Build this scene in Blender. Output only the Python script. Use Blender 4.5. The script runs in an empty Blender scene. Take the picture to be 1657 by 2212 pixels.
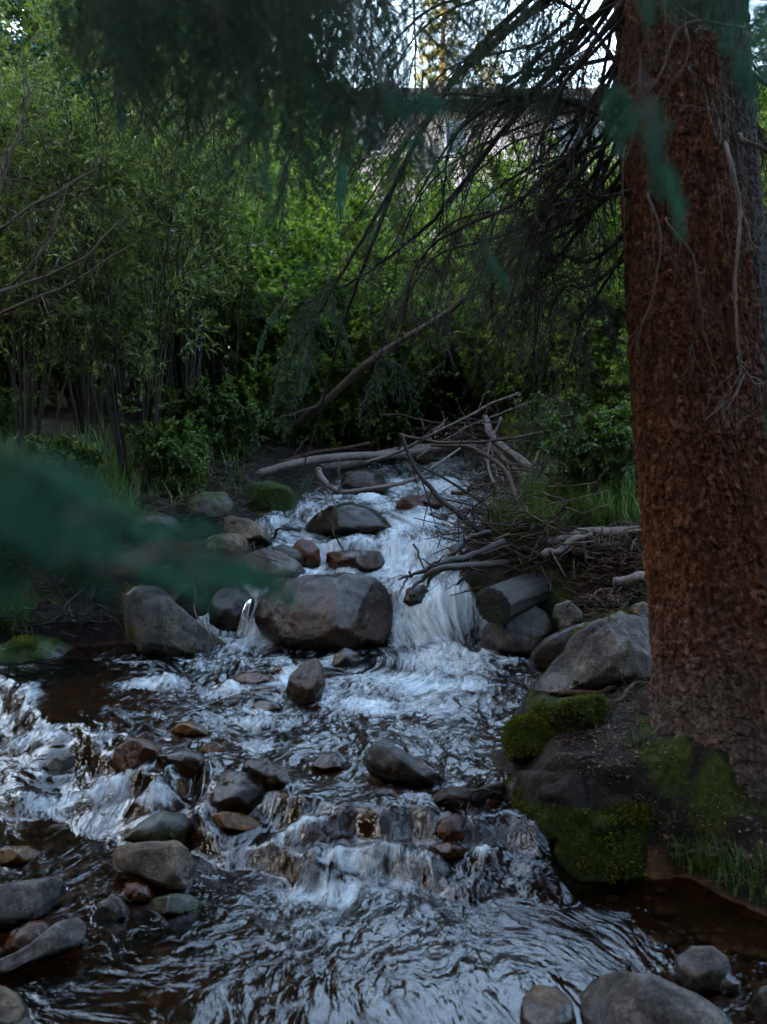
import bpy, math
import numpy as np
from mathutils import Vector, Matrix
R = math.radians
sc = bpy.context.scene
col = sc.collection

# ---------------------------------------------------------------- camera, sky, sun, exposure
CAM_H, F, CX, CY, PITCH = 1.6, 2150.0, 828.5, 1105.5, R(6.8)
cam = bpy.data.cameras.new('camera'); camo = bpy.data.objects.new('camera', cam); col.objects.link(camo)
camo.location = (0, 0, CAM_H); camo.rotation_euler = (R(90) - PITCH, 0, 0)
cam.sensor_fit = 'VERTICAL'; cam.sensor_height = 36; cam.sensor_width = 27; cam.lens = F / 2211 * 36
cam.clip_start = 0.02; cam.clip_end = 1000
cam.dof.use_dof = True; cam.dof.focus_distance = 4.7; cam.dof.aperture_fstop = 3.2
sc.camera = camo
SUN_EL, SUN_AZ = R(13), R(-98)          # azimuth from +Y (ahead) clockwise; the sun is low, behind on the left
w = bpy.data.worlds.new('World'); sc.world = w; w.use_nodes = True
wn = w.node_tree.nodes; sky = wn.new('ShaderNodeTexSky'); sky.sky_type = 'NISHITA'; sky.sun_disc = False
sky.sun_elevation = SUN_EL; sky.sun_rotation = SUN_AZ; sky.dust_density = 3.0; sky.ozone_density = .6
wn['Background'].inputs[1].default_value = 0.15
w.node_tree.links.new(sky.outputs[0], wn['Background'].inputs[0])
sl = bpy.data.lights.new('sun', 'SUN'); sl.energy = 5.0; sl.angle = R(0.5); sl.color = (1, .52, .2)
so = bpy.data.objects.new('sun', sl); col.objects.link(so)
sd = Vector((math.sin(SUN_AZ) * math.cos(SUN_EL), math.cos(SUN_AZ) * math.cos(SUN_EL), math.sin(SUN_EL)))
so.rotation_euler = sd.to_track_quat('Z', 'Y').to_euler()
vs = sc.view_settings; vs.view_transform = 'Standard'; vs.look = 'None'; vs.exposure = 4.7; vs.gamma = 1; vs.use_curve_mapping = False
sc.cycles.max_bounces = 7; sc.cycles.diffuse_bounces = 3; sc.cycles.glossy_bounces = 3
sc.cycles.transparent_max_bounces = 12; sc.cycles.transmission_bounces = 3
sc.cycles.caustics_reflective = False; sc.cycles.caustics_refractive = False
sc.cycles.sample_clamp_indirect = 4

# ---------------------------------------------------------------- noise
rng = np.random.default_rng(7)
def _h(i, j, k, s):
    n = (i.astype(np.int64) * 73856093) ^ (j.astype(np.int64) * 19349663) ^ (k.astype(np.int64) * 83492791) ^ (s * 2654435761)
    n = (n ^ (n >> 13)) * 1274126177 & 0xffffffff
    n = (n ^ (n >> 16)) * 2246822519 & 0xffffffff
    return ((n ^ (n >> 15)) & 0xffffff) / float(0xffffff)
def vn(x, y, z=None, seed=0):
    """smooth value noise, -1..1"""
    x = np.asarray(x, float); y = np.asarray(y, float)
    z = np.zeros_like(x) if z is None else np.asarray(z, float)
    xi, yi, zi = np.floor(x), np.floor(y), np.floor(z)
    fx, fy, fz = x - xi, y - yi, z - zi
    u, v, t = (f * f * f * (f * (f * 6 - 15) + 10) for f in (fx, fy, fz))
    flat = not np.any(fz)
    def pl(k):
        a = _h(xi, yi, zi + k, seed); b = _h(xi + 1, yi, zi + k, seed); c = _h(xi, yi + 1, zi + k, seed); d = _h(xi + 1, yi + 1, zi + k, seed)
        return (a * (1 - u) + b * u) * (1 - v) + (c * (1 - u) + d * u) * v
    r = pl(0)
    if not flat: r = r * (1 - t) + pl(1) * t
    return r * 2 - 1
def fbm(x, y, z=None, seed=0, o=4, g=.5):
    s = 0; a = 1; tot = 0; f = 1
    for i in range(o):
        s = s + a * vn(x * f + 3.1 * i, y * f - 1.7 * i, None if z is None else z * f, seed + i); tot += a; a *= g; f *= 2.03
    return s / tot * 1.6
def ss(a, b, x):
    t = np.clip((x - a) / (b - a), 0, 1); return t * t * (3 - 2 * t)

# ---------------------------------------------------------------- pixels of the photograph (1657 x 2211) to rays, used to survey the place
cp, sp = math.cos(PITCH), math.sin(PITCH)
def ray(x, y):
    u, v = (x - CX) / F, (CY - y) / F
    return np.array([u, cp + v * sp, -sp + v * cp])
CAMP = np.array([0, 0, CAM_H])
def P(x, y, Y):
    d = ray(x, y); return CAMP + d * (Y / d[1])
def onz(x, y, z):
    d = ray(x, y); return CAMP + d * ((z - CAM_H) / d[2])

# ---------------------------------------------------------------- the stream's levels and banks
_c = np.array([onz(x, y, .17)[:2] for x, y in ((-200, 1440), (30, 1490), (240, 1610), (350, 1660), (560, 1700), (750, 1735), (960, 1757), (1080, 1757), (1300, 1757))])
LEV = np.array([(-50, 0), (4.0, 0), (5.3, .07), (5.4, .17), (5.52, .29), (5.68, .36), (5.95, .39), (6.08, .50), (6.5, .53), (6.8, .59), (7.0, .63), (7.5, .68), (7.7, .72), (8.3, .75), (8.6, .80), (9.5, .85), (10.3, .93), (20, 1.5), (100, 3)])
def W(X, Y):
    c = np.interp(X, _c[:, 0], _c[:, 1]) + .05 * vn(X * 7, X * 0, seed=5) + .06 * vn(X * 3.3, X * 0, seed=6)
    wd = .24 + .08 * vn(X * 4, X * 0, seed=9) + .2 * ss(-.4, -1.2, X) + .25 * ss(-1.2, -1.6, X)
    Yw = Y + .05 * vn(X * 5, Y * 1.2, seed=4) + .10 * (X - .4) * (Y > 5)
    t = np.clip((Y - c + wd + .05 * vn(X * 8, Y * 8, seed=14)) / (wd + .04), 0, 1); return .17 * (.45 * ss(.0, .55, t) + .55 * ss(.5, 1, t)) + np.interp(Yw, LEV[:, 0], LEV[:, 1])
BL = np.array([(-50, -8), (0, -3.4), (4.6, -3.0), (5.2, -2.2), (5.35, -1.35), (5.55, -.86), (5.8, -.72), (6.1, -.60), (6.35, -.66), (6.6, -.82), (7, -.68), (7.6, -.42), (8.5, -.03), (9.3, .03), (12, .1), (30, .2), (100, .2)])
BR = np.array([(-50, 5), (0, 2.6), (2, 1.75), (2.97, 1.10), (3.15, .96), (3.25, .62), (3.36, .46), (3.7, .44), (3.9, .47), (4.3, .56), (4.6, .75), (5.2, .80), (5.5, .62), (5.7, .52), (6.1, .5), (6.4, .65), (7.0, .9), (8.0, 1.0), (9, .95), (10, .8), (30, .8), (100, .8)])
def T(X, Y, detail=True):
    l = np.interp(Y, BL[:, 0], BL[:, 1]) + .06 * vn(Y * 3, Y * 0, seed=21); r = np.interp(Y, BR[:, 0], BR[:, 1]) + .03 * vn(Y * 5, Y * 0, seed=22)
    dl, dr = l - X, X - r
    d = np.maximum(dl, dr); base = W(X, Y)
    ins = -.13 * ss(0, .3, -d) - .02
    hr = .20 * ss(0, .18, dr) + .12 * ss(.1, .9, dr) + .03 * np.clip(dr - 1, 0, 60)
    hr = hr - .10 * ss(3.6, 2.9, Y) * ss(0, .5, dr)
    hl = .18 * ss(0, .4, dl) + .25 * ss(.2, 2.0, dl) + .05 * np.clip(dl - 1.5, 0, 60)
    h = base + np.where(d < 0, ins, np.where(dr > dl, hr, hl) - .02)
    if detail:
        a = ss(-.1, .3, d)
        h = h + fbm(X * 1.3, Y * 1.3, seed=31) * .08 * a * ss(-.2, 1.2, d) + fbm(X * 7, Y * 7, seed=32) * (.012 + .008 * a) + fbm(X * 30, Y * 30, seed=33, o=3) * .004
        h = h + .035 * (1 - a) * np.maximum(0, fbm(X * 5, Y * 5, seed=36, o=3))
    return h
def hit(x, y, fn=None):
    fn = fn or (lambda a, b: np.maximum(W(a, b), T(a, b, False)))
    d = ray(x, y); ts = np.arange(.8, 40, .01)
    p = CAMP + d[None] * ts[:, None]
    k = np.argmax(p[:, 2] < fn(p[:, 0], p[:, 1]))
    return p[k] if k else p[-1]
def gz(X, Y):
    return float(np.maximum(W(np.array([X]), np.array([Y])), T(np.array([X]), np.array([Y]), False))[0])

# ---------------------------------------------------------------- mesh and object helpers
def mesh(name, V, Fc, mat, smooth=True, attrs=None, uv=None, mi=None):
    m = bpy.data.meshes.new(name); V = np.asarray(V, np.float32); Fc = np.asarray(Fc, np.int32)
    n, k = Fc.shape
    m.vertices.add(len(V)); m.vertices.foreach_set('co', V.ravel())
    m.loops.add(n * k); m.loops.foreach_set('vertex_index', Fc.ravel())
    m.polygons.add(n); m.polygons.foreach_set('loop_start', np.arange(0, n * k, k, dtype=np.int32))
    m.update(calc_edges=True)
    m.polygons.foreach_set('use_smooth', np.full(n, smooth, bool))
    for mm in (mat if isinstance(mat, (list, tuple)) else [mat]): m.materials.append(mm)
    if mi is not None: m.polygons.foreach_set('material_index', np.asarray(mi, np.int32))
    for a, v in (attrs or {}).items():
        at = m.attributes.new(a, 'FLOAT', 'POINT'); at.data.foreach_set('value', np.asarray(v, np.float32))
    if uv is not None:
        u = m.attributes.new('flow', 'FLOAT_VECTOR', 'POINT'); u.data.foreach_set('vector', np.asarray(uv, np.float32).ravel())
    m.update(); return m
def tag(o, label=None, cat=None, group=None, kind=None):
    for k, v in (('label', label), ('category', cat), ('group', group), ('kind', kind)):
        if v: o[k] = v
    return o
def obj(name, me, parent=None, loc=None):
    o = bpy.data.objects.new(name, me); col.objects.link(o)
    if parent: o.parent = parent
    if loc is not None: o.location = loc
    return o
def empty(name, loc, label, cat, group=None, rz=0, s=1):
    o = bpy.data.objects.new(name, None); col.objects.link(o); o.location = loc; o.rotation_euler = (0, 0, rz); o.scale = (s, s, s)
    o.empty_display_size = .1
    return tag(o, label, cat, group)
class MB:
    def __init__(s): s.V = []; s.F = []; s.A = []; s.n = 0
    def add(s, V, Fc, a=0.):
        s.V.append(V); s.F.append(np.asarray(Fc) + s.n); s.A.append(np.full(len(V), a) if np.isscalar(a) else a); s.n += len(V)
    def tube(s, pts, rad, k=6, a=None, cap=True):
        pts = np.asarray(pts, float); n = len(pts); rad = np.broadcast_to(np.asarray(rad, float), (n,))
        t = np.gradient(pts, axis=0); t /= np.linalg.norm(t, axis=1)[:, None] + 1e-9
        ref = np.array([0, 0, 1.]) if abs(t[:, 2]).mean() < .8 else np.array([1., 0, 0])
        u = np.cross(t, ref); u /= np.linalg.norm(u, axis=1)[:, None] + 1e-9; v = np.cross(t, u)
        th = np.arange(k) * 2 * math.pi / k
        V = pts[:, None] + rad[:, None, None] * (np.cos(th)[None, :, None] * u[:, None] + np.sin(th)[None, :, None] * v[:, None])
        i = np.arange(n - 1)[:, None] * k; j = np.arange(k)[None]; j2 = (j + 1) % k
        Fc = np.stack([i + j, i + j2, i + k + j2, i + k + j], -1).reshape(-1, 4)
        V = V.reshape(-1, 3)
        if cap:
            m0 = len(V); V = np.concatenate([V, pts[:1], pts[-1:]])
            j = np.arange(k); j2 = (j + 1) % k
            Fc = np.concatenate([Fc, np.stack([j2, j, np.full(k, m0), np.full(k, m0)], -1)[:, [0, 1, 2, 2]], np.stack([j + (n - 1) * k, j2 + (n - 1) * k, np.full(k, m0 + 1), np.full(k, m0 + 1)], -1)])
            Fc = Fc.copy()
        s.add(V, Fc, rng.random() if a is None else a)
    def build(s, name, mat, smooth=True):
        V = np.concatenate(s.V); Fc = np.concatenate(s.F); A = np.concatenate(s.A)
        if Fc.shape[1] == 4:
            tri = Fc[:, 2] == Fc[:, 3]
            if tri.any():
                q = Fc[~tri]; Fc = np.concatenate([q[:, [0, 1, 2]], q[:, [0, 2, 3]], Fc[tri][:, :3]])
        return mesh(name, V, Fc, mat, smooth, {'tint': A})
def spline(pts, n):
    """Catmull-Rom through the points"""
    p = np.asarray(pts, float)
    if len(p) == 2: return p[0] + (p[1] - p[0]) * np.linspace(0, 1, n)[:, None]
    p = np.vstack([2 * p[0] - p[1], p, 2 * p[-1] - p[-2]]); m = len(p) - 3
    t = np.linspace(0, m - 1e-6, n); i = t.astype(int); f = (t - i)[:, None]
    a, b, c, d = p[i], p[i + 1], p[i + 2], p[i + 3]
    return .5 * (2 * b + (c - a) * f + (2 * a - 5 * b + 4 * c - d) * f ** 2 + (3 * b - a - 3 * c + d) * f ** 3)
def unit(v): return v / (np.linalg.norm(v, axis=-1, keepdims=True) + 1e-9)
def rv(n=None, s=1.): return rng.normal(0, s, 3 if n is None else (n, 3))
def leafmesh(pos, d, nrm, L, wd, broad=False):
    """thin leaves as folded blades: V, F, tint for n leaves"""
    n = len(pos); d = unit(d); sdir = unit(np.cross(d, nrm)); nn = np.cross(sdir, d)
    L = np.broadcast_to(L, n)[:, None]; wd = np.broadcast_to(wd, n)[:, None]
    f = .25 * wd
    if broad:
        V = np.stack([pos, pos + d * L * .3 + sdir * wd * .5 + nn * f, pos + d * L * .65 + sdir * wd * .42 + nn * f, pos + d * L - nn * L * .12,
                      pos + d * L * .65 - sdir * wd * .42 + nn * f, pos + d * L * .3 - sdir * wd * .5 + nn * f, pos + d * L * .5], 1)
        Fl = np.array([(0, 1, 6), (1, 2, 6), (2, 3, 6), (3, 4, 6), (4, 5, 6), (5, 0, 6)])
    else:
        V = np.stack([pos, pos + d * L * .4 + sdir * wd * .5 + nn * f, pos + d * L - nn * L * .15, pos + d * L * .4 - sdir * wd * .5 + nn * f], 1)
        Fl = np.array([(0, 1, 2), (0, 2, 3)])
    k = V.shape[1]
    Fc = (Fl[None] + (np.arange(n) * k)[:, None, None]).reshape(-1, 3)
    return V.reshape(-1, 3), Fc, np.repeat(rng.random(n), k)

# ---------------------------------------------------------------- materials
def newmat(name):
    m = bpy.data.materials.new(name); m.use_nodes = True; nt = m.node_tree; nt.nodes.clear()
    return m, nt
class N:
    def __init__(s, nt): s.nt = nt
    def __call__(s, t, **kw):
        n = s.nt.nodes.new('ShaderNode' + t)
        for k, v in kw.items():
            if k.startswith('p_'): setattr(n, k[2:], v)
            else:
                key = int(k[1:]) if k[0] == 'i' and k[1:].isdigit() else k.replace('_', ' ')
                if isinstance(v, bpy.types.NodeSocket): s.nt.links.new(v, n.inputs[key])
                else: n.inputs[key].default_value = v
        return n
    def ramp(s, fac, stops, interp='LINEAR'):
        n = s.nt.nodes.new('ShaderNodeValToRGB'); s.nt.links.new(fac, n.inputs[0]); cr = n.color_ramp; cr.interpolation = interp
        while len(cr.elements) < len(stops): cr.elements.new(.5)
        for e, (p, c) in zip(cr.elements, stops):
            e.position = p; e.color = (*c, 1) if len(c) == 3 else c
        return n.outputs[0]
    def math(s, op, a, b=None, c=None, clamp=False):
        n = s.nt.nodes.new('ShaderNodeMath'); n.operation = op; n.use_clamp = clamp
        for i, v in enumerate((a, b, c)):
            if v is None: continue
            if isinstance(v, bpy.types.NodeSocket): s.nt.links.new(v, n.inputs[i])
            else: n.inputs[i].default_value = v
        return n.outputs[0]
    def mix(s, f, a, b):
        n = s.nt.nodes.new('ShaderNodeMix'); n.data_type = 'RGBA'
        for i, v in ((0, f), (6, a), (7, b)):
            if isinstance(v, bpy.types.NodeSocket): s.nt.links.new(v, n.inputs[i])
            else: n.inputs[i].default_value = (*v, 1) if isinstance(v, tuple) and len(v) == 3 else v
        return n.outputs[2]
    def attr(s, name): return s('Attribute', p_attribute_name=name).outputs['Fac']
    def noise(s, vec, scale, detail=4, rough=.55, dist=0): 
        return s('Texture' + 'Noise' if False else 'TexNoise', Vector=vec, Scale=scale, Detail=detail, Roughness=rough, Distortion=dist).outputs['Fac']
    def out(s, sh): o = s.nt.nodes.new('ShaderNodeOutputMaterial'); s.nt.links.new(sh, o.inputs[0]); return o
def leafmat(name, c0, c1, c2, rough=.45, trans=.35, spec=.35):
    m, nt = newmat(name); n = N(nt); t = n.attr('tint')
    c = n.ramp(t, [(0, c0), (.55, c1), (1, c2)])
    oi = n('ObjectInfo').outputs['Random']
    c = n('HueSaturation', Color=c, Value=n.math('ADD', n.math('MULTIPLY', oi, .5), .75)).outputs[0]
    b = n('BsdfPrincipled', Base_Color=c, Roughness=rough); b.inputs['Specular IOR Level'].default_value = spec
    tr = n('BsdfTranslucent', Color=n('HueSaturation', Color=c, Saturation=1.15, Value=1.9).outputs[0])
    n.out(n('MixShader', i0=trans, i1=b.outputs[0], i2=tr.outputs[0]).outputs[0]); return m
M_WILLOW = leafmat('willow leaf', (.026, .044, .012), (.062, .088, .022), (.15, .165, .045))
M_BROAD = leafmat('broad leaf', (.028, .055, .010), (.080, .120, .022), (.16, .20, .045), .45, .5)
M_GRASS = leafmat('grass blade', (.015, .04, .008), (.035, .075, .012), (.10, .11, .03), .5, .3)
M_NEEDLE = leafmat('spruce needle', (.008, .026, .013), (.016, .046, .024), (.04, .08, .04), .6, .1, .1)
M_BLUE = leafmat('blue spruce needle', (.018, .070, .042), (.035, .115, .072), (.06, .16, .11), .6, .2, .1)
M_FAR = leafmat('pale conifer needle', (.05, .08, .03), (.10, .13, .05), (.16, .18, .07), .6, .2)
M_LITTER = leafmat('fallen leaf', (.025, .011, .006), (.09, .038, .017), (.15, .08, .04), .6, .0)
def woodmat(name, c0, c1, bump=.5, sc_=40, rough=.8):
    m, nt = newmat(name); n = N(nt); g = n('NewGeometry').outputs['Position']; t = n.attr('tint')
    a = n.noise(g, sc_, 5, .65); b = n.noise(g, 6, 3)
    f = n.math('ADD', n.math('MULTIPLY', a, .6), n.math('ADD', n.math('MULTIPLY', b, .4), n.math('MULTIPLY', n.math('SUBTRACT', t, .5), .45)))
    c = n.ramp(f, [(.3, c0), (.72, c1)])
    bp = n('Bump', Strength=bump, Distance=.006, Height=n.noise(g, sc_ * 2.2, 5, .7))
    b_ = n('BsdfPrincipled', Base_Color=c, Roughness=rough, Normal=bp.outputs[0]); b_.inputs['Specular IOR Level'].default_value = .15; n.out(b_.outputs[0]); return m
M_TWIG = woodmat('dead twig', (.008, .0055, .0045), (.035, .026, .022))
M_GREYWOOD = woodmat('grey driftwood', (.03, .023, .019), (.15, .12, .105))
M_BROWNWOOD = woodmat('brown wood', (.018, .010, .007), (.075, .047, .032))
M_WETWOOD = woodmat('wet black wood', (.008, .006, .005), (.035, .025, .02), .8, 40, .35)
M_STEM = woodmat('willow stem', (.010, .007, .006), (.04, .030, .022))
M_YSTEM = woodmat('green stem', (.05, .05, .015), (.12, .12, .04))

def rockmat(name, c0, c1, c2, wet=0.0, mossc=((.008, .018, .003), (.035, .06, .006)), rust=0.):
    m, nt = newmat(name); n = N(nt); g = n('TexCoord').outputs['Object']
    big = n.noise(g, 7, 4, .6); med = n.noise(g, 28, 6, .7, .3); fine = n.noise(g, 220, 3, .6)
    f = n.math('ADD', n.math('MULTIPLY', big, .35), n.math('ADD', n.math('MULTIPLY', med, .45), n.math('MULTIPLY', fine, .2)))
    f = n.math('ADD', n.math('MULTIPLY', n.math('SUBTRACT', n.noise(g, 85, 4, .75), .5), .45), f)
    c = n.ramp(f, [(.38, c0), (.5, c1), (.62, c2)])
    sp_ = n.noise(g, 420, 2, .5)
    c = n.mix(n.math('MULTIPLY', n.math('GREATER_THAN', sp_, .62), .3), c, (.22, .2, .18))
    if rust:
        rf = n.ramp(n.noise(g, 5, 5, .65), [(.46, (0, 0, 0)), (.62, (1, 1, 1))])
        c = n.mix(n.math('MULTIPLY', rf, rust), c, (.09, .032, .007))
    wt = n.math('MAXIMUM', n.attr('wet'), wet)
    sv = n.ramp(n.noise(g, 3.5, 5, .6, .5), [(.38, (.45, .45, .45)), (.62, (1.25, 1.2, 1.12))])
    c = n('Mix', p_data_type='RGBA', p_blend_type='MULTIPLY', i0=1., i6=c, i7=sv).outputs[2]
    c = n('HueSaturation', Color=c, Saturation=n.math('ADD', 1.1, n.math('MULTIPLY', wt, .35)), Value=n.math('SUBTRACT', .95, n.math('MULTIPLY', wt, .72))).outputs[0]
    mo = n.math('MULTIPLY', n.attr('moss'), 1)
    mf = n.math('MULTIPLY', n.math('SUBTRACT', n.math('ADD', mo, n.math('MULTIPLY', med, .9)), .85), 5, clamp=True)
    mc = n.ramp(n.noise(g, 60, 5, .7), [(.35, mossc[0]), (.7, mossc[1])])
    c = n.mix(mf, c, mc)
    hgt = n.math('ADD', n.math('ADD', n.math('MULTIPLY', med, 1.0), n.math('MULTIPLY', fine, .35)), n.math('MULTIPLY', n.math('MULTIPLY', mf, n.noise(g, 190, 5, .8)), 3))
    bp = n('Bump', Strength=n.math('SUBTRACT', .9, n.math('MULTIPLY', wt, .60)), Distance=.018, Height=hgt)
    rg = n.math('SUBTRACT', .85, n.math('MULTIPLY', n.math('MULTIPLY', wt, n.math('SUBTRACT', 1, mf)), .70))
    rg = n.math('ADD', rg, n.math('MULTIPLY', n.math('SUBTRACT', med, .5), .3))
    b_ = n('BsdfPrincipled', Base_Color=c, Roughness=rg, Normal=bp.outputs[0]); nt.links.new(n.math('ADD', .12, n.math('MULTIPLY', wt, .22)), b_.inputs['Specular IOR Level']); n.out(b_.outputs[0]); return m
M_GREY = rockmat('grey stone', (.025, .021, .02), (.075, .065, .06), (.15, .135, .125))
M_TAN = rockmat('tan stone', (.04, .027, .02), (.105, .077, .058), (.19, .15, .115))
M_DARK = rockmat('dark wet stone', (.009, .0055, .004), (.028, .017, .011), (.065, .043, .03), .75)
M_RUST = rockmat('rusty wet stone', (.010, .005, .003), (.032, .015, .009), (.075, .038, .022), .7, rust=.6)
M_RED = rockmat('red brown wet stone', (.045, .011, .004), (.13, .032, .010), (.21, .065, .022), .7, rust=.4)
M_AMBER = rockmat('amber wet stone', (.09, .036, .004), (.24, .09, .008), (.36, .16, .02), .6)
M_OLIVE = rockmat('olive stone', (.012, .014, .006), (.032, .036, .014), (.08, .075, .035), .3)
M_SOIL = rockmat('bank soil', (.007, .005, .004), (.016, .012, .010), (.04, .03, .025), .0, ((.010, .016, .002), (.050, .068, .006)))

def groundmat():
    m, nt = newmat('stream bank soil'); n = N(nt); g = n('NewGeometry').outputs['Position']
    a = n.noise(g, 9, 5, .65); b = n.noise(g, 70, 5, .7); f = n.math('ADD', n.math('MULTIPLY', a, .5), n.math('MULTIPLY', b, .5))
    c = n.ramp(f, [(.38, (.004, .003, .002)), (.52, (.011, .008, .006)), (.66, (.032, .023, .017))])
    vo = n('TexVoronoi', Vector=g, Scale=22); bedc = n.ramp(n.math('ADD', n.math('MULTIPLY', vo.outputs['Color'], .6), n.math('MULTIPLY', b, .4)), [(.2, (.012, .006, .003)), (.5, (.045, .022, .008)), (.85, (.11, .058, .022))])
    c = n.mix(n.attr('bed'), c, bedc)
    mf = n.math('MULTIPLY', n.math('SUBTRACT', n.math('ADD', n.attr('moss'), n.math('MULTIPLY', a, .9)), .95), 5, clamp=True)
    mc = n.ramp(n.noise(g, 45, 5, .7), [(.35, (.010, .016, .003)), (.7, (.055, .072, .007))])
    c = n.mix(mf, c, mc)
    h = n.math('ADD', b, n.math('MULTIPLY', n.math('MULTIPLY', mf, n.noise(g, 170, 4, .8)), 2))
    bp = n('Bump', Strength=.8, Distance=.012, Height=h)
    b_ = n('BsdfPrincipled', Base_Color=c, Roughness=.8, Normal=bp.outputs[0]); b_.inputs['Specular IOR Level'].default_value = .12; n.out(b_.outputs[0]); return m
M_GROUND = groundmat()

def watermat():
    m, nt = newmat('stream water'); n = N(nt)
    fl = n('Attribute', p_attribute_name='flow').outputs['Vector']; Fm = n.attr('foam'); Sp = n.attr('speed')
    def nz(sx, sy, det, ro, di=0.):
        mp = n('Mapping', Vector=fl, Scale=(sx, sy, 1)); return n.noise(mp.outputs[0], 1, det, ro, di)
    s1 = nz(17, 8, 6, .65, 1.3); s2 = nz(70, 34, 4, .7, .8); s3 = nz(6, 3.5, 4, .6, 1.2)
    st = n.math('ADD', n.math('MULTIPLY', s1, .5), n.math('ADD', n.math('MULTIPLY', s2, .28), n.math('MULTIPLY', s3, .22)))
    ff = n.math('SUBTRACT', n.math('ADD', n.math('MULTIPLY', Fm, .78), n.math('MULTIPLY', st, 1.9)), 1.34)
    ff = n.math('MULTIPLY', n.math('ADD', ff, .0), 1.7, clamp=True)
    ff = n.math('POWER', ff, 1.1)
    fine = n.math('ADD', n.math('MULTIPLY', nz(30, 24, 4, .5, .5), 1), n.math('MULTIPLY', nz(12, 10, 3, .5, .6), 3.2))
    bp = n('Bump', Strength=.5, Distance=.008, Height=fine)
    bpf = n('Bump', Strength=.8, Distance=.01, Height=n.math('ADD', s2, s1))
    gl = n('BsdfGlossy', Color=(1, 1, 1, 1), Roughness=.12, Normal=bp.outputs[0])
    trn = n('BsdfTransparent', Color=(.48, .35, .23, 1))
    fr = n('Fresnel', IOR=1.33, Normal=bp.outputs[0])
    wat = n('MixShader', i0=n.math('ADD', n.math('MULTIPLY', fr.outputs[0], 1.0), .01), i1=trn.outputs[0], i2=gl.outputs[0])
    fo = n('BsdfPrincipled', Base_Color=(.66, .73, .76, 1), Roughness=.35, Normal=bpf.outputs[0])
    ft = n('BsdfTranslucent', Color=(.62, .7, .74, 1))
    fo = n('MixShader', i0=.3, i1=fo.outputs[0], i2=ft.outputs[0])
    n.out(n('MixShader', i0=ff, i1=wat.outputs[0], i2=fo.outputs[0]).outputs[0]); return m
M_WATER = watermat()

# ---------------------------------------------------------------- ground sheet
def axis(segs):
    a = [segs[0][0]]
    for (x0, x1, st0, st1) in segs:
        x = x0
        while x < x1 - 1e-6:
            t = (x - x0) / (x1 - x0); x += st0 * (1 - t) + st1 * t; a.append(min(x, x1))
    return np.array(a)
def grid(xs, ys, fn, name, mat, af):
    X, Y = np.meshgrid(xs, ys); Z = fn(X, Y); nx, ny = len(xs), len(ys)
    V = np.stack([X, Y, Z], -1).reshape(-1, 3)
    i = (np.arange(ny - 1)[:, None] * nx + np.arange(nx - 1)[None]).ravel()
    Fc = np.stack([i, i + 1, i + nx + 1, i + nx], -1)
    at, uv = af(X, Y, Z)
    return obj(name, mesh(name, V, Fc, mat, True, {k: v.ravel() for k, v in at.items()}, uv))
def gattr(X, Y, Z):
    w_ = W(X, Y); bed = ss(.015, -.01, Z - w_)
    path = np.exp(-(((X - .95) / .35) ** 2 + ((Y - 3.45) / .35) ** 2) * 1.2)
    moss = .62 * ss(.02, .12, Z - w_) * (1 - path) * np.maximum(ss(-.5, .5, X) * ss(9, 4.5, Y), .8 * ss(-.5, -1., X))
    for (px, py, rx, ry, a) in ((1400, 1560, 30, 60, .9), (1440, 1640, 90, 40, .9), (1560, 1720, 120, 40, .8), (1260, 1500, 80, 25, .8)):
        q = hit(px, py); dd = q[1] / F; moss = np.maximum(moss, a * np.exp(-((X - q[0]) / (rx * dd)) ** 2 - ((Y - q[1]) / (ry * dd * 2.2)) ** 2))
    return {'bed': bed, 'moss': moss}, None
xs = axis([(-140, -12, 12, 1.2), (-12, -3.2, 1, .05), (-3.2, -1.4, .04, .014), (-1.4, 1.9, .011, .011), (1.9, 4, .02, .2), (4, 12, .3, 1.2), (12, 140, 1.5, 12)])
ys = axis([(-60, -2, 6, .5), (-2, 1.4, .2, .02), (1.4, 5.4, .011, .013), (5.4, 10, .014, .04), (10, 24, .06, 1), (24, 200, 1.2, 14)])
gr = grid(xs, ys, T, 'ground', M_GROUND, gattr); tag(gr, kind='structure')

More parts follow.
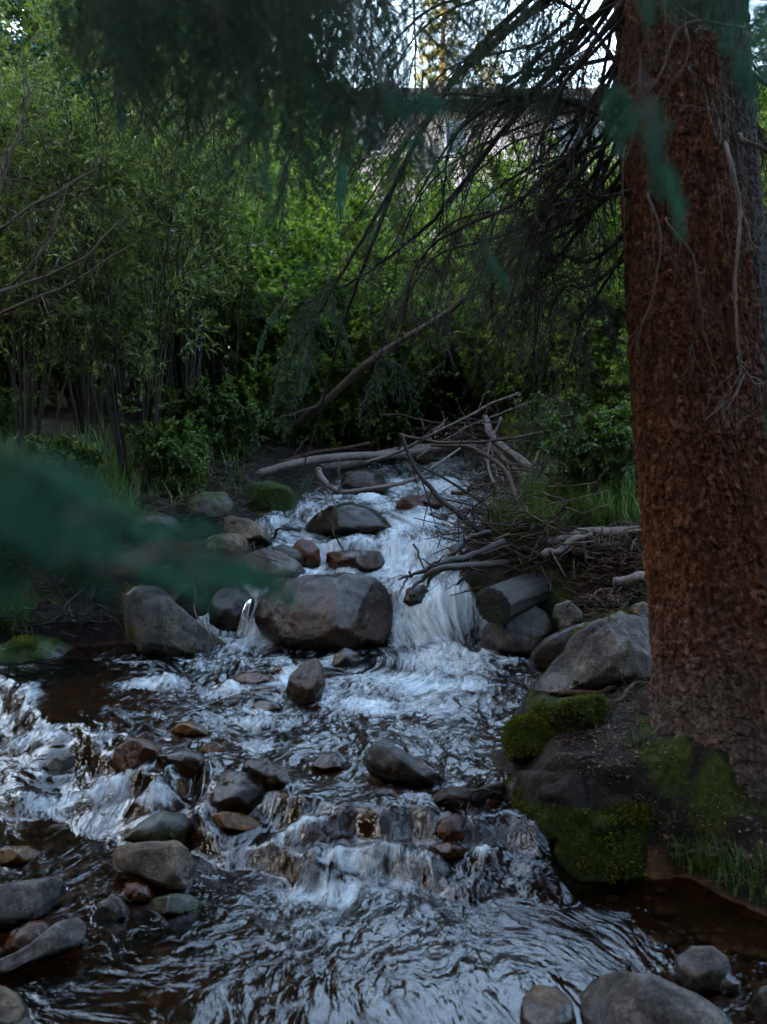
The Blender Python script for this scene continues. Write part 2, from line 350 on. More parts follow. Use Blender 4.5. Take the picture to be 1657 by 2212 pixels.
# ---------------------------------------------------------------- rocks
def ico(sub):
    import bmesh
    bm = bmesh.new(); bmesh.ops.create_icosphere(bm, subdivisions=sub, radius=1)
    V = np.array([v.co[:] for v in bm.verts]); Fc = np.array([[v.index for v in f.verts] for f in bm.faces]); bm.free(); return V, Fc
ICO = {k: ico(k) for k in (3, 4, 5, 6)}
ROCKS = []
def rock(label, out, mat, wet=.0, moss=.0, dep=.55, ang=3, seed=None, by=None, sub=5, pw=.85, rough=1., name='rock', dist=None, cat='rock', group=None, waterline=.05, front=False):
    """a stone whose silhouette from the bank is the outline; depth, bulk and facets are its own"""
    out = np.asarray(out, float); rs = np.random.default_rng(seed or int(out.sum()) % 9973)
    by = by if by else out[:, 1].max()
    c = np.array([(out[:, 0].max() + out[:, 0].min()) / 2, (out[:, 1].max() + out[:, 1].min()) / 2])
    q = hit(c[0], by); wpx = np.ptp(out[:, 0]); d0 = q[1]; w_m = wpx * d0 / F
    dp = dep * w_m; Yc = dist or (d0 + dp * .85)
    v = ray(*c); fwd = unit(v); right = np.array([1., 0, 0]); right = unit(right - fwd * right.dot(fwd)); up = np.cross(right, fwd)
    C = CAMP + v * (Yc / v[1]); D = np.linalg.norm(C - CAMP)
    o2 = (out - c) * [1, -1] * (D / F / np.linalg.norm([(c[0] - CX) / F, (c[1] - CY) / F, 1]))
    # polar outline by ray casting on the polygon
    th = np.linspace(-math.pi, math.pi, 181); rad = np.zeros(181); A = o2; B = np.roll(o2, -1, 0)
    for i, t in enumerate(th):
        dx, dy = math.cos(t), math.sin(t); e = B - A; den = dx * e[:, 1] - dy * e[:, 0]
        den = np.where(abs(den) < 1e-12, 1e-12, den)
        s_ = (A[:, 0] * e[:, 1] - A[:, 1] * e[:, 0]) / den; u_ = (A[:, 0] * dy - A[:, 1] * dx) / den
        ok = (s_ > 0) & (u_ >= -1e-6) & (u_ <= 1 + 1e-6); rad[i] = s_[ok].max() if ok.any() else 0
    k = np.ones(5) / 5; r2 = np.convolve(np.r_[rad[-5:-1], rad, rad[1:5]], k, 'same')[4:-4]; rad = .5 * rad + .5 * r2
    rad *= 1 + .12 * ss(.35, 1., -np.sin(th))
    V, Fc = ICO[sub]; a = np.hypot(V[:, 0], V[:, 2]); t = np.arctan2(V[:, 2], V[:, 0]); r_ = np.interp(t, th, rad) * np.clip(a, 1e-6, 1) ** pw
    L = np.stack([np.cos(t) * r_, np.sign(V[:, 1]) * abs(V[:, 1]) ** pw * dp, np.sin(t) * r_], 1)
    sz = (w_m * np.ptp(o2[:, 1])) ** .5
    for i in range(ang * 2):
        nd = unit(np.array([rs.normal(), -abs(rs.normal()) - .55, rs.normal() * .8 + .3])); e = L @ nd; mx = e.max(); o = mx * rs.uniform(.74, .93)
        L = L - nd * (np.maximum(0, e - o) * .85)[:, None]
    nrm = unit(L / np.array([w_m, dp * 2, np.ptp(o2[:, 1])]) ** 1)
    s3 = seed or 0; q3 = L / sz
    dn = fbm(q3[:, 0] * 2.2 + s3, q3[:, 1] * 2.2, q3[:, 2] * 2.2, seed=rs.integers(999), o=5, g=.55) * .035 * sz * rough
    dn = dn - .018 * sz * rough * ss(.75, 1, 1 - abs(fbm(q3[:, 0] * 1.7, q3[:, 1] * 1.7 + 9, q3[:, 2] * 1.7, seed=rs.integers(999), o=3)))
    L = L + nrm * dn[:, None]
    Wd = C + L[:, :1] * right + L[:, 1:2] * fwd + L[:, 2:] * up
    wl = q[2]; base = np.array([C[0], C[1], wl])
    h = Wd[:, 2] - wl; jit = .02 * fbm(Wd[:, 0] * 12, Wd[:, 1] * 12, Wd[:, 2] * 12, seed=3, o=3)
    wt = np.maximum(wet, ss(waterline + .03, waterline - .01, h + jit))
    up_ = nrm @ np.array([0, up[1] * 0 + fwd[2], up[2]]); mo = moss * (.8 + .35 * fbm(q3[:, 0] * 1.6, q3[:, 1] * 1.6, q3[:, 2] * 1.6, seed=rs.integers(999), o=2)) if moss else np.zeros(len(L))
    if front: mo = mo * ss(.90, .55, nrm[:, 1:2][:, 0] * fwd[2] + nrm[:, 2] * up[2])
    o = obj(name, mesh(name, Wd - base, Fc, mat, True, {'wet': wt, 'moss': mo}), loc=base)
    tag(o, label, cat, group); ROCKS.append((C[0], q[1], w_m, Yc)); return o
G = 'stones lying in and beside the stream'
rock('largest dark wet boulder in midstream, rusty patch at its upper left', [(548,1310),(560,1280),(600,1262),(660,1247),(740,1237),(800,1245),(835,1268),(853,1310),(851,1355),(832,1385),(790,1402),(740,1410),(660,1405),(600,1392),(560,1362)], M_RUST, .85, .1, .5, 4, 11, sub=6)
rock('big grey boulder with a mossy left flank, left of the midstream boulder', [(262,1330),(262,1290),(285,1268),(330,1263),(355,1275),(385,1310),(425,1340),(450,1362),(498,1395),(490,1412),(440,1420),(370,1420),(300,1405),(268,1375)], M_GREY, .12, .45, .45, 4, 12, sub=6)
rock('rounded dark stone left of the thin spout of water', [(447,1300),(465,1275),(500,1263),(535,1270),(550,1290),(530,1330),(520,1368),(480,1368),(450,1345)], M_DARK, .4, .1, .5, 2, 13)
rock('low grey stone with moss patches at the left edge of the frame, across the water', [(-60,1420),(0,1395),(45,1378),(80,1373),(120,1380),(150,1392),(185,1412),(200,1425),(160,1440),(80,1445),(-60,1445)], M_GREY, .1, .7, .5, 2, 14, by=1430)
rock('humped black boulder with white water pouring past its right side', [(655,1145),(675,1115),(710,1092),(760,1087),(805,1100),(835,1125),(857,1145),(840,1158),(760,1160),(690,1156)], M_DARK, .9, .1, .5, 2, 15)
rock('brown grey boulder on the left bank above the white channel', [(460,1175),(475,1122),(500,1113),(540,1120),(570,1140),(592,1165),(585,1182),(540,1182),(500,1180)], M_TAN, .2, .1, .6, 3, 16)
rock('pale flat topped stone behind the teal blur, under the brown grey boulder', [(440,1190),(450,1160),(490,1150),(522,1153),(543,1178),(530,1200),(460,1205)], M_TAN, .1, .2, .6, 3, 17)
rock('long grey stone behind the midstream boulder', [(518,1235),(530,1200),(570,1183),(610,1190),(645,1212),(668,1238),(650,1252),(560,1258)], M_GREY, .3, .2, .6, 2, 18)
rock('narrow dark stone with a mossy right end beside the smooth ledge', [(585,1182),(610,1173),(640,1183),(662,1200),(665,1228),(640,1232),(605,1212)], M_DARK, .5, .4, .6, 2, 19)
rock('reddish rounded stone at the left end of the smooth ledge', [(630,1185),(645,1165),(670,1167),(690,1185),(692,1215),(670,1230),(640,1218)], M_RED, .5, .0, .6, 2, 20)
rock('mossy ochre boulder under the fallen trunks', [(500,1115),(518,1070),(545,1045),(580,1038),(620,1050),(640,1075),(648,1108),(630,1122),(560,1124)], M_OLIVE, .1, .75, .6, 3, 21)
rock('dark boulder at the head of the rapids under the grey trunk', [(733,1052),(745,1020),(790,1010),(825,1025),(844,1052),(830,1070),(770,1072)], M_DARK, .6, .35, .6, 2, 22)
rock('brown stone with water on both sides near the top of the rapids', [(850,1100),(868,1075),(890,1067),(912,1078),(927,1100),(905,1107),(870,1107)], M_RED, .7, 0, .7, 2, 23)
rock('dark stone touching the brown one near the top of the rapids', [(898,1078),(915,1066),(935,1066),(955,1080),(963,1098),(930,1102)], M_RUST, .7, 0, .7, 2, 24)
rock('flat black stone awash below the pair of brown stones', [(918,1116),(930,1106),(955,1108),(978,1122),(955,1128)], M_DARK, 1, 0, .6, 2, 25, sub=4)
rock('small dark stone at the right edge of the top rapids', [(1018,1040),(1028,1028),(1050,1022),(1072,1028),(1078,1048),(1050,1054)], M_DARK, .7, .2, .8, 2, 26, sub=4)
rock('pale stone wedged under the fallen trunks at the head of the stream', [(885,990),(900,978),(930,980),(950,995),(940,1005),(900,1004)], M_TAN, .2, .2, .8, 2, 27, sub=4)
rock('smooth dark stone with a grey top under the cut log', [(1033,1380),(1050,1350),(1100,1320),(1150,1305),(1180,1322),(1199,1365),(1180,1402),(1140,1422),(1080,1422),(1042,1410)], M_GREY, .45, .1, .55, 2, 28)
rock('round grey brown stone between the cut log and the big grey boulder', [(1192,1330),(1200,1305),(1230,1297),(1256,1318),(1263,1348),(1240,1364),(1205,1362)], M_GREY, .2, .15, .7, 2, 29, by=1360)
rock('dark wet slab leaning on the left side of the big grey right boulder', [(1140,1428),(1150,1405),(1175,1380),(1215,1358),(1275,1340),(1280,1380),(1250,1425),(1200,1450),(1150,1445)], M_DARK, .7, 0, .5, 3, 30)
rock('biggest grey boulder on the right bank beside the spruce trunk', [(1140,1490),(1180,1450),(1215,1410),(1240,1375),(1280,1343),(1340,1324),(1400,1343),(1435,1370),(1440,1440),(1410,1490),(1300,1510),(1200,1510)], M_GREY, .12, .42, .45, 3, 31, sub=6, by=1490)
rock('small tan stone between the big grey boulder and the spruce trunk', [(1352,1330),(1368,1306),(1390,1299),(1412,1310),(1422,1345),(1370,1350)], M_TAN, .1, .2, .7, 2, 32, by=1345)
rock('mossy brown stone in the drift twigs behind the big grey boulder', [(1298,1310),(1310,1288),(1340,1278),(1368,1290),(1372,1315),(1330,1322)], M_TAN, .3, .4, .7, 2, 33, by=1318)
rock('sharp edged dark wedge of rock alone in the middle of the lower stream', [(787,1642),(800,1605),(830,1590),(868,1618),(920,1652),(962,1680),(966,1698),(900,1697),(840,1692),(795,1668)], M_DARK, .45, 0, .35, 4, 34, pw=.95)
rock('upright egg shaped brown rock splitting the current below the midstream boulder', [(619,1492),(625,1460),(650,1435),(682,1420),(700,1440),(705,1480),(690,1507),(660,1522),(632,1517)], M_RUST, .8, .15, .7, 3, 35)
rock('low reddish stone left of the upright brown rock', [(504,1468),(515,1455),(555,1450),(590,1460),(606,1474),(570,1484),(520,1480)], M_RED, .9, 0, .6, 2, 36)
rock('tiny rusty stone tip above the low reddish stone', [(585,1455),(592,1440),(603,1436),(612,1450),(600,1462)], M_AMBER, .8, 0, .8, 2, 37, sub=4)
rock('small brown stone touching the foot of the upright brown rock', [(550,1500),(565,1487),(590,1482),(614,1495),(600,1510),(565,1510)], M_RUST, 1, 0, .7, 2, 38, sub=4)
rock('small black stone nearest below the upright brown rock', [(540,1530),(550,1515),(575,1510),(605,1518),(620,1534),(580,1540),(550,1538)], M_DARK, 1, 0, .7, 2, 39, sub=4)
rock('red brown boulder at the step with a bent stick behind it', [(237,1655),(248,1618),(282,1592),(320,1597),(350,1618),(356,1650),(320,1674),(270,1672)], M_RED, .9, 0, .6, 2, 40)
rock('amber stone awash just above the step', [(366,1578),(385,1560),(410,1556),(440,1570),(455,1588),(410,1594)], M_AMBER, .9, 0, .6, 2, 41)
rock('small amber stone awash right of the larger amber one', [(430,1622),(440,1604),(462,1600),(486,1612),(480,1630),(450,1632)], M_AMBER, .9, 0, .6, 2, 42)
rock('dark stone in the step between the red brown and black boulders', [(330,1670),(345,1632),(395,1615),(440,1628),(455,1665),(420,1690),(360,1690)], M_RUST, 1, 0, .5, 2, 43)
rock('left of the pair of black pitted boulders in the step', [(450,1735),(465,1690),(500,1664),(550,1670),(584,1700),(590,1738),(540,1754),(480,1754)], M_DARK, .95, 0, .6, 2, 44, rough=1.8)
rock('right of the pair of black pitted boulders in the step', [(518,1665),(532,1641),(575,1637),(622,1662),(643,1698),(632,1714),(580,1704)], M_RUST, .9, 0, .6, 2, 45, rough=1.8)
rock('small black angular stone in the white water at the left', [(92,1662),(118,1635),(150,1626),(182,1631),(199,1654),(170,1673),(120,1675)], M_DARK, .8, 0, .6, 4, 46)
rock('smooth green grey stone sloping into the near pool behind the tan stone', [(262,1822),(300,1777),(350,1751),(397,1758),(418,1787),(405,1828),(340,1838)], M_OLIVE, .9, .1, .5, 1, 47, rough=.5)
rock('brown wet stone below the black pair', [(447,1768),(475,1749),(515,1750),(555,1770),(578,1787),(540,1798),(480,1793)], M_AMBER, .9, .1, .6, 2, 48)
rock('largest tan dry stone in the near left shallows', [(244,1850),(255,1827),(310,1819),(372,1817),(402,1835),(422,1870),(432,1912),(408,1930),(350,1917),(290,1893),(250,1876)], M_TAN, .0, 0, .6, 2, 49, sub=6, rough=.7)
rock('small purple brown stone in front of the largest tan stone', [(263,1930),(272,1908),(295,1902),(322,1912),(338,1935),(320,1952),(280,1950)], M_RED, .35, 0, .7, 1, 50)
rock('small pointed grey stone left of the purple brown stone', [(198,1985),(212,1950),(240,1931),(262,1938),(292,1985),(260,1990),(220,1992)], M_GREY, .2, .2, .7, 3, 51)
rock('flat olive green stone in front of the largest tan stone', [(319,1962),(335,1938),(370,1929),(410,1931),(434,1948),(432,1970),(390,1979),(340,1979)], M_OLIVE, .35, .35, .6, 1, 52)
rock('long pale angular stone at the left edge above the pointed slab', [(-60,1950),(0,1912),(60,1903),(112,1896),(138,1914),(132,1942),(90,1978),(40,2003),(-60,2010)], M_GREY, .05, .3, .5, 4, 53)
rock('pale pointed slab with a green side at the near left edge', [(-30,2080),(20,2065),(62,2040),(110,1999),(160,1985),(177,2003),(175,2035),(140,2056),(60,2082),(0,2110),(-40,2110)], M_GREY, .1, .4, .45, 4, 54)
rock('brown half sunk stone behind the pale pointed slab', [(5,2055),(20,2015),(60,1992),(95,1992),(110,2015),(80,2050),(40,2062)], M_RED, .8, .1, .6, 2, 55)
rock('mottled stone cut by the bottom left corner of the frame', [(-60,2150),(-10,2135),(30,2148),(55,2180),(62,2215),(20,2240),(-60,2250)], M_TAN, .2, 0, .7, 2, 56)
rock('smallest stone below the mottled stone in the bottom left corner', [(10,2212),(30,2198),(60,2200),(78,2220),(60,2250),(15,2250)], M_TAN, .1, 0, .7, 2, 57)
rock('biggest smooth grey stone at the bottom edge of the frame', [(1253,2190),(1262,2150),(1290,2120),(1350,2104),(1420,2110),(1500,2148),(1560,2188),(1590,2230),(1500,2300),(1300,2300),(1250,2240)], M_GREY, 0, 0, .45, 1, 58, sub=6, rough=.45, by=2280)
rock('round grey stone in the shallows right of the biggest smooth stone', [(1456,2100),(1464,2065),(1500,2047),(1545,2047),(1576,2072),(1577,2112),(1550,2138),(1510,2144),(1472,2132)], M_GREY, .0, 0, .8, 1, 59, rough=.5)
rock('blocky tan stone left of the biggest smooth stone', [(1122,2200),(1130,2155),(1160,2129),(1200,2134),(1236,2163),(1243,2200),(1222,2245),(1140,2245)], M_TAN, .15, 0, .8, 3, 60, by=2240)
rock('dark low stone behind the round grey stone', [(1535,2135),(1545,2105),(1575,2098),(1600,2120),(1598,2145),(1560,2150)], M_DARK, .6, 0, .7, 2, 61)
rock('stone cut by the right edge of the frame near the bottom', [(1620,2165),(1630,2140),(1665,2130),(1700,2145),(1710,2185),(1660,2200),(1632,2190)], M_GREY, .3, 0, .7, 2, 62)
rock('upper reddish stone in the right end of the step', [(935,1800),(950,1770),(985,1755),(1012,1770),(1020,1805),(985,1820),(950,1818)], M_RED, 1, 0, .6, 3, 63)
rock('lower reddish stone at the foot of the step by the mossy bank', [(915,1845),(930,1825),(970,1815),(1005,1830),(1010,1852),(960,1860)], M_RED, 1, 0, .6, 2, 64)
rock('left of the two flat pebbles on the bank path', [(1201,1645),(1210,1637),(1228,1636),(1238,1645),(1225,1651)], M_TAN, 0, 0, .8, 1, 65, sub=4, by=1650)
rock('right of the two flat pebbles on the bank path', [(1240,1638),(1258,1629),(1282,1628),(1289,1636),(1270,1643)], M_GREY, 0, 0, .8, 1, 66, sub=4, by=1642)
rock('amber stone just under the surface at the left edge', [(-20,1850),(10,1828),(60,1826),(95,1845),(60,1868),(0,1870)], M_AMBER, 1, 0, .7, 1, 67)
rock('brown ledge stone under the smooth sheet of water', [(700,1215),(705,1192),(760,1186),(820,1190),(838,1215),(800,1235),(720,1235)], M_RED, 1, 0, .5, 2, 68)
rock('dark stone under the foaming hump right of the upright brown rock', [(715,1442),(722,1412),(745,1398),(775,1408),(780,1432),(740,1446)], M_DARK, 1, 0, .6, 2, 69)
rock('dark stone under the white water in the middle of the main fall', [(868,1300),(880,1270),(915,1262),(935,1285),(925,1312),(890,1318)], M_DARK, 1, 0, .4, 2, 70)
rock('sunken brown stone in the ripples left of the dark wedge', [(670,1655),(690,1628),(730,1622),(755,1642),(740,1662),(700,1668)], M_RUST, 1, 0, .6, 2, 71)
rock('round brown stone in the left bank debris behind the teal blur', [(350,1300),(365,1235),(410,1215),(450,1235),(470,1290),(440,1330),(370,1320)], M_DARK, .2, .2, .6, 3, 72)
rock('mossy stone with a log across it behind the left edge stone', [(-40,1385),(0,1365),(40,1345),(85,1342),(110,1365),(100,1390),(0,1398)], M_TAN, .1, .9, .7, 2, 73)
rock('dark mossy boulder on the left bank under the left end of the fallen trunks', [(395,1125),(405,1080),(440,1060),(485,1062),(510,1090),(505,1125),(450,1135)], M_DARK, .2, .5, .6, 3, 95)
rock('low dark boulder in the shade at the foot of the nearest willow', [(270,1165),(285,1120),(330,1105),(380,1118),(400,1155),(360,1175),(300,1175)], M_DARK, .2, .4, .6, 3, 96)
rock('dark flat boulder in the debris left of the propped log', [(120,1240),(140,1200),(190,1185),(240,1200),(255,1235),(200,1250)], M_DARK, .2, .4, .6, 3, 97)
# mossy mounds of the right bank
rock('long mossy mound of the right bank hanging over the pool', [(1062,1740),(1075,1700),(1130,1684),(1200,1676),(1290,1672),(1370,1690),(1435,1745),(1460,1820),(1440,1880),(1300,1892),(1200,1888),(1110,1872),(1070,1815)], M_SOIL, .0, 1.15, .42, 3, 80, sub=6, name='mossy_mound', cat='mossy mound', by=1860, waterline=-.05, front=True, pw=.75, rough=2.2)
rock('bright green cushion of moss on the point of the right bank', [(1090,1610),(1094,1570),(1120,1552),(1165,1545),(1200,1560),(1215,1600),(1195,1635),(1130,1648),(1098,1640)], M_SOIL, .0, 1.35, .6, 2, 81, name='mossy_mound', cat='mossy mound', by=1640, waterline=-.05)
rock('dark mossy bank edge behind the bright moss cushion', [(1140,1555),(1160,1520),(1220,1505),(1300,1502),(1320,1530),(1280,1570),(1200,1590)], M_SOIL, .1, .9, .6, 3, 82, name='mossy_mound', cat='mossy mound', by=1585, waterline=-.05)
rock('dark earthy clump with grass on top below the crossing branches', [(1000,1250),(1010,1180),(1060,1160),(1130,1165),(1190,1180),(1210,1230),(1180,1290),(1100,1300),(1030,1290)], M_SOIL, .1, .5, .6, 4, 83, name='earth_clump', cat='earth clump', by=1290, rough=2, waterline=-.05)
FOAM = [(940,1330,85,75,1),(870,1290,35,60,.95),(990,1290,35,60,.95),(950,1425,120,45,1),(1010,1440,110,40,.8),(900,1475,220,40,.92),(740,1425,50,28,.85),(950,1520,210,45,.72),(780,1525,110,22,.95),
 (560,1385,60,26,.95),(600,1440,60,20,.5),(640,1465,60,30,.8),(330,1480,110,16,.9),(480,1492,90,16,.85),(430,1450,140,16,.6),(560,1560,130,22,.75),(720,1500,60,30,.8),(820,1540,80,25,.85),(1050,1600,60,60,.5),
 (45,1520,45,60,.8),(90,1590,110,26,.82),(230,1590,60,14,.6),(190,1630,50,22,.85),(150,1740,170,30,.85),(230,1700,120,20,.75),(340,1735,60,26,.95),(380,1690,30,40,.8),(440,1695,20,40,.85),(580,1735,22,30,.95),(700,1600,100,30,.6),(560,1610,70,20,.75),(470,1570,60,16,.7),
 (650,1795,80,26,.95),(780,1865,150,36,.98),(720,1925,190,50,.80),(650,2000,150,60,.56),(760,2090,160,50,.45),(1045,1860,30,26,.95),(1000,1700,60,16,.6),(880,1900,140,50,.72),(620,1760,50,20,.8),
 (860,1195,75,35,1),(930,1180,60,50,.95),(900,1235,80,25,1),(760,1233,70,10,.95),(850,1150,55,26,.95),(900,1130,90,22,.9),(960,1055,80,28,.95),(870,1050,60,16,.95),(960,1010,70,14,.8),(800,1078,60,12,.95),(830,1095,40,20,.9),
 (600,1130,40,14,.9),(650,1150,70,10,.8),(700,1165,70,10,.55),(980,1140,50,30,.75),(1010,1060,40,16,.6),(900,1095,60,14,.85),(980,1095,60,14,.7)]

# ---------------------------------------------------------------- water
def water():
    xs = axis([(-6, -3, .2, .02), (-3, -1.6, .015, .009), (-1.6, 1.3, .0065, .0065), (1.3, 3, .02, .2)])
    ys = axis([(-2, 1.3, .2, .02), (1.3, 4.6, .007, .0075), (4.6, 7, .008, .011), (7, 13, .013, .06)])
    X, Y = np.meshgrid(xs, ys)
    blobs = FOAM; Fm = np.zeros_like(X)
    for (x, y, rx, ry, a) in blobs:
        q = hit(x, y, W); dd = q[1] / F; y0 = hit(x, y + ry, W)[1]; y1 = hit(x, y - ry, W)[1]; sy = max((y1 - y0) / 2, .04)
        e = ((X - q[0]) / (rx * dd)) ** 2 + ((Y - q[1]) / sy) ** 2
        Fm = np.maximum(Fm, a * np.exp(-(e ** 1.3) * .75))
    wx = vn(X * 2.1, Y * 1.6, seed=51) * .16 + vn(X * 6, Y * 4, seed=52) * .03
    wy = vn(X * 2.4, Y * 1.9, seed=53) * .16 + vn(X * 7, Y * 6, seed=54) * .03
    # flow lines bend round the stones
    for (rx_, ry_, wm, yc) in ROCKS:
        dx, dy = X - rx_, Y - yc; r2 = dx * dx + dy * dy; wx = wx - dx * np.exp(-r2 / (wm * .8) ** 2) * .3
    base = W(X, Y) * (1 - ss(.55, .65, X) * ss(3.5, 3.4, Y))
    gy, gx = np.gradient(base, ys, xs); slope = np.hypot(gx, gy)
    slope = slope * ss(-.3, .2, X - np.interp(Y, BL[:, 0], BL[:, 1]))
    mid = .50 * ss(3.2, 3.9, Y) + .16 * ss(5.2, 5.9, Y)
    near = .38 * np.exp(-((X - .1) / .7) ** 2) * ss(1.4, 2.4, Y)
    Fm = np.maximum(Fm, np.maximum(mid * ss(-1.9, -1.0, X), near))
    for (rx_, ry_, wm, yc) in ROCKS:
        if yc > 3.3 and abs(rx_) < 1.7:
            e = np.hypot((X - rx_) / (wm * .62), (Y - yc + wm * .12) / (wm * .55)); Fm = Fm + .26 * np.exp(-((e - 1.05) / .22) ** 2) * (.5 + .5 * np.tanh((yc - Y) / (wm * .3))) * np.clip(.5 + vn(X * 9, Y * 9, seed=57), 0, 1)
    Fm = np.clip(Fm, 0, 1.05); turb = np.clip(Fm * 1.25 - .3, 0, 1)
    U, V = X + wx + .12 * (Y - 2.5) * ss(3.6, 2.8, Y), Y + wy
    act = .15 + .5 * ss(1.2, 3.5, Y) * ss(.9, .1, X) + .3 * ss(3.5, 4.3, Y)
    act = act * (1 - .75 * ss(-.75, -1.4, X) * ss(4.4, 5.3, Y)) * (.45 + .55 * ss(-1.2, -.3, X + .35 * (Y - 3)) )
    rid = 1 - abs(fbm(U * 8, V * 4.2, seed=61, o=4)) * 1.6
    h = .024 * turb * fbm(U * 3.6, V * 3.0, seed=62, o=3) * 1.6 + .026 * turb * rid * .6 + .010 * turb * fbm(U * 34, V * 16, seed=63, o=4, g=.6)
    h = h + act * (.014 * fbm(U * 5, V * 4, seed=64, o=3) + .0040 * fbm(U * 12, V * 12, seed=65, o=3, g=.4)) + .0013 * (.3 + act) * fbm(U * 34, V * 34, seed=66, o=2)
    Z = base + h
    Z += .012 * turb
    nx, ny = len(xs), len(ys)
    Vv = np.stack([X, Y, Z], -1).reshape(-1, 3); i = (np.arange(ny - 1)[:, None] * nx + np.arange(nx - 1)[None]).ravel()
    Fc = np.stack([i, i + 1, i + nx + 1, i + nx], -1)
    sp_ = ss(.2, 1.2, slope)
    fl = np.stack([U, V, np.zeros_like(U)], -1).reshape(-1, 3)
    Fm = Fm * (1 - sp_ * (Y < 4.6) * (.25 + .5 * ss(-.25, .35, vn(X * 7, Y * 0, seed=58))))
    o = obj('stream_water', mesh('stream_water', Vv, Fc, M_WATER, True, {'foam': Fm.ravel(), 'speed': sp_.ravel()}, fl)); tag(o, kind='structure')
water()
# ---------------------------------------------------------------- big spruce
def barkmat():
    m, nt = newmat('spruce bark'); n = N(nt); g = n('NewGeometry').outputs['Position']; pl = n.attr('tint'); cr = n.attr('crack'); gy = n.attr('grey')
    mp = n('Mapping', Vector=g, Scale=(1, 1, .8)); a = n.noise(mp.outputs[0], 42, 6, .72); b = n.noise(g, 240, 4, .7); c_ = n.noise(g, 5, 4, .6)
    f = n.math('ADD', n.math('MULTIPLY', pl, .10), n.math('ADD', n.math('MULTIPLY', a, .60), n.math('MULTIPLY', b, .3)))
    red = n.ramp(f, [(.34, (.014, .0045, .002)), (.5, (.078, .026, .011)), (.64, (.20, .085, .045))])
    gr_ = n.ramp(f, [(.28, (.018, .014, .013)), (.5, (.065, .052, .047)), (.75, (.16, .13, .12))])
    gf = n.math('MULTIPLY', n.math('SUBTRACT', n.math('ADD', gy, n.math('ADD', n.math('MULTIPLY', n.math('ADD', c_, n.math('SUBTRACT', a, .5)), .6), n.math('MULTIPLY', pl, .08))), .56), 2.2, clamp=True)
    c = n.mix(gf, red, gr_)
    c = n.mix(n.math('MULTIPLY', cr, .85), c, (.006, .003, .002))
    bp = n('Bump', Strength=.9, Distance=.006, Height=n.math('ADD', n.math('MULTIPLY', a, 1.2), n.math('MULTIPLY', b, .5)))
    b_ = n('BsdfPrincipled', Base_Color=c, Roughness=.85, Normal=bp.outputs[0]); b_.inputs['Specular IOR Level'].default_value = .12; n.out(b_.outputs[0]); return m
M_BARK = barkmat()
TY = 3.58
TR = np.array([(-.2, 1.52, .53), (.1, 1.49, .50), (.3, 1.44, .45), (.45, 1.40, .385), (.62, 1.345, .335), (.85, 1.29, .30), (1.1, 1.235, .275), (1.5, 1.165, .252), (1.9, 1.115, .238), (2.4, 1.06, .222), (2.9, 1.02, .208), (3.5, .99, .20), (5, .95, .18), (8, .9, .14), (13, .85, .07), (15, .85, .01)])
def trunkc(z): return np.interp(z, TR[:, 0], TR[:, 1]), TY + 0 * z, np.interp(z, TR[:, 0], TR[:, 2])
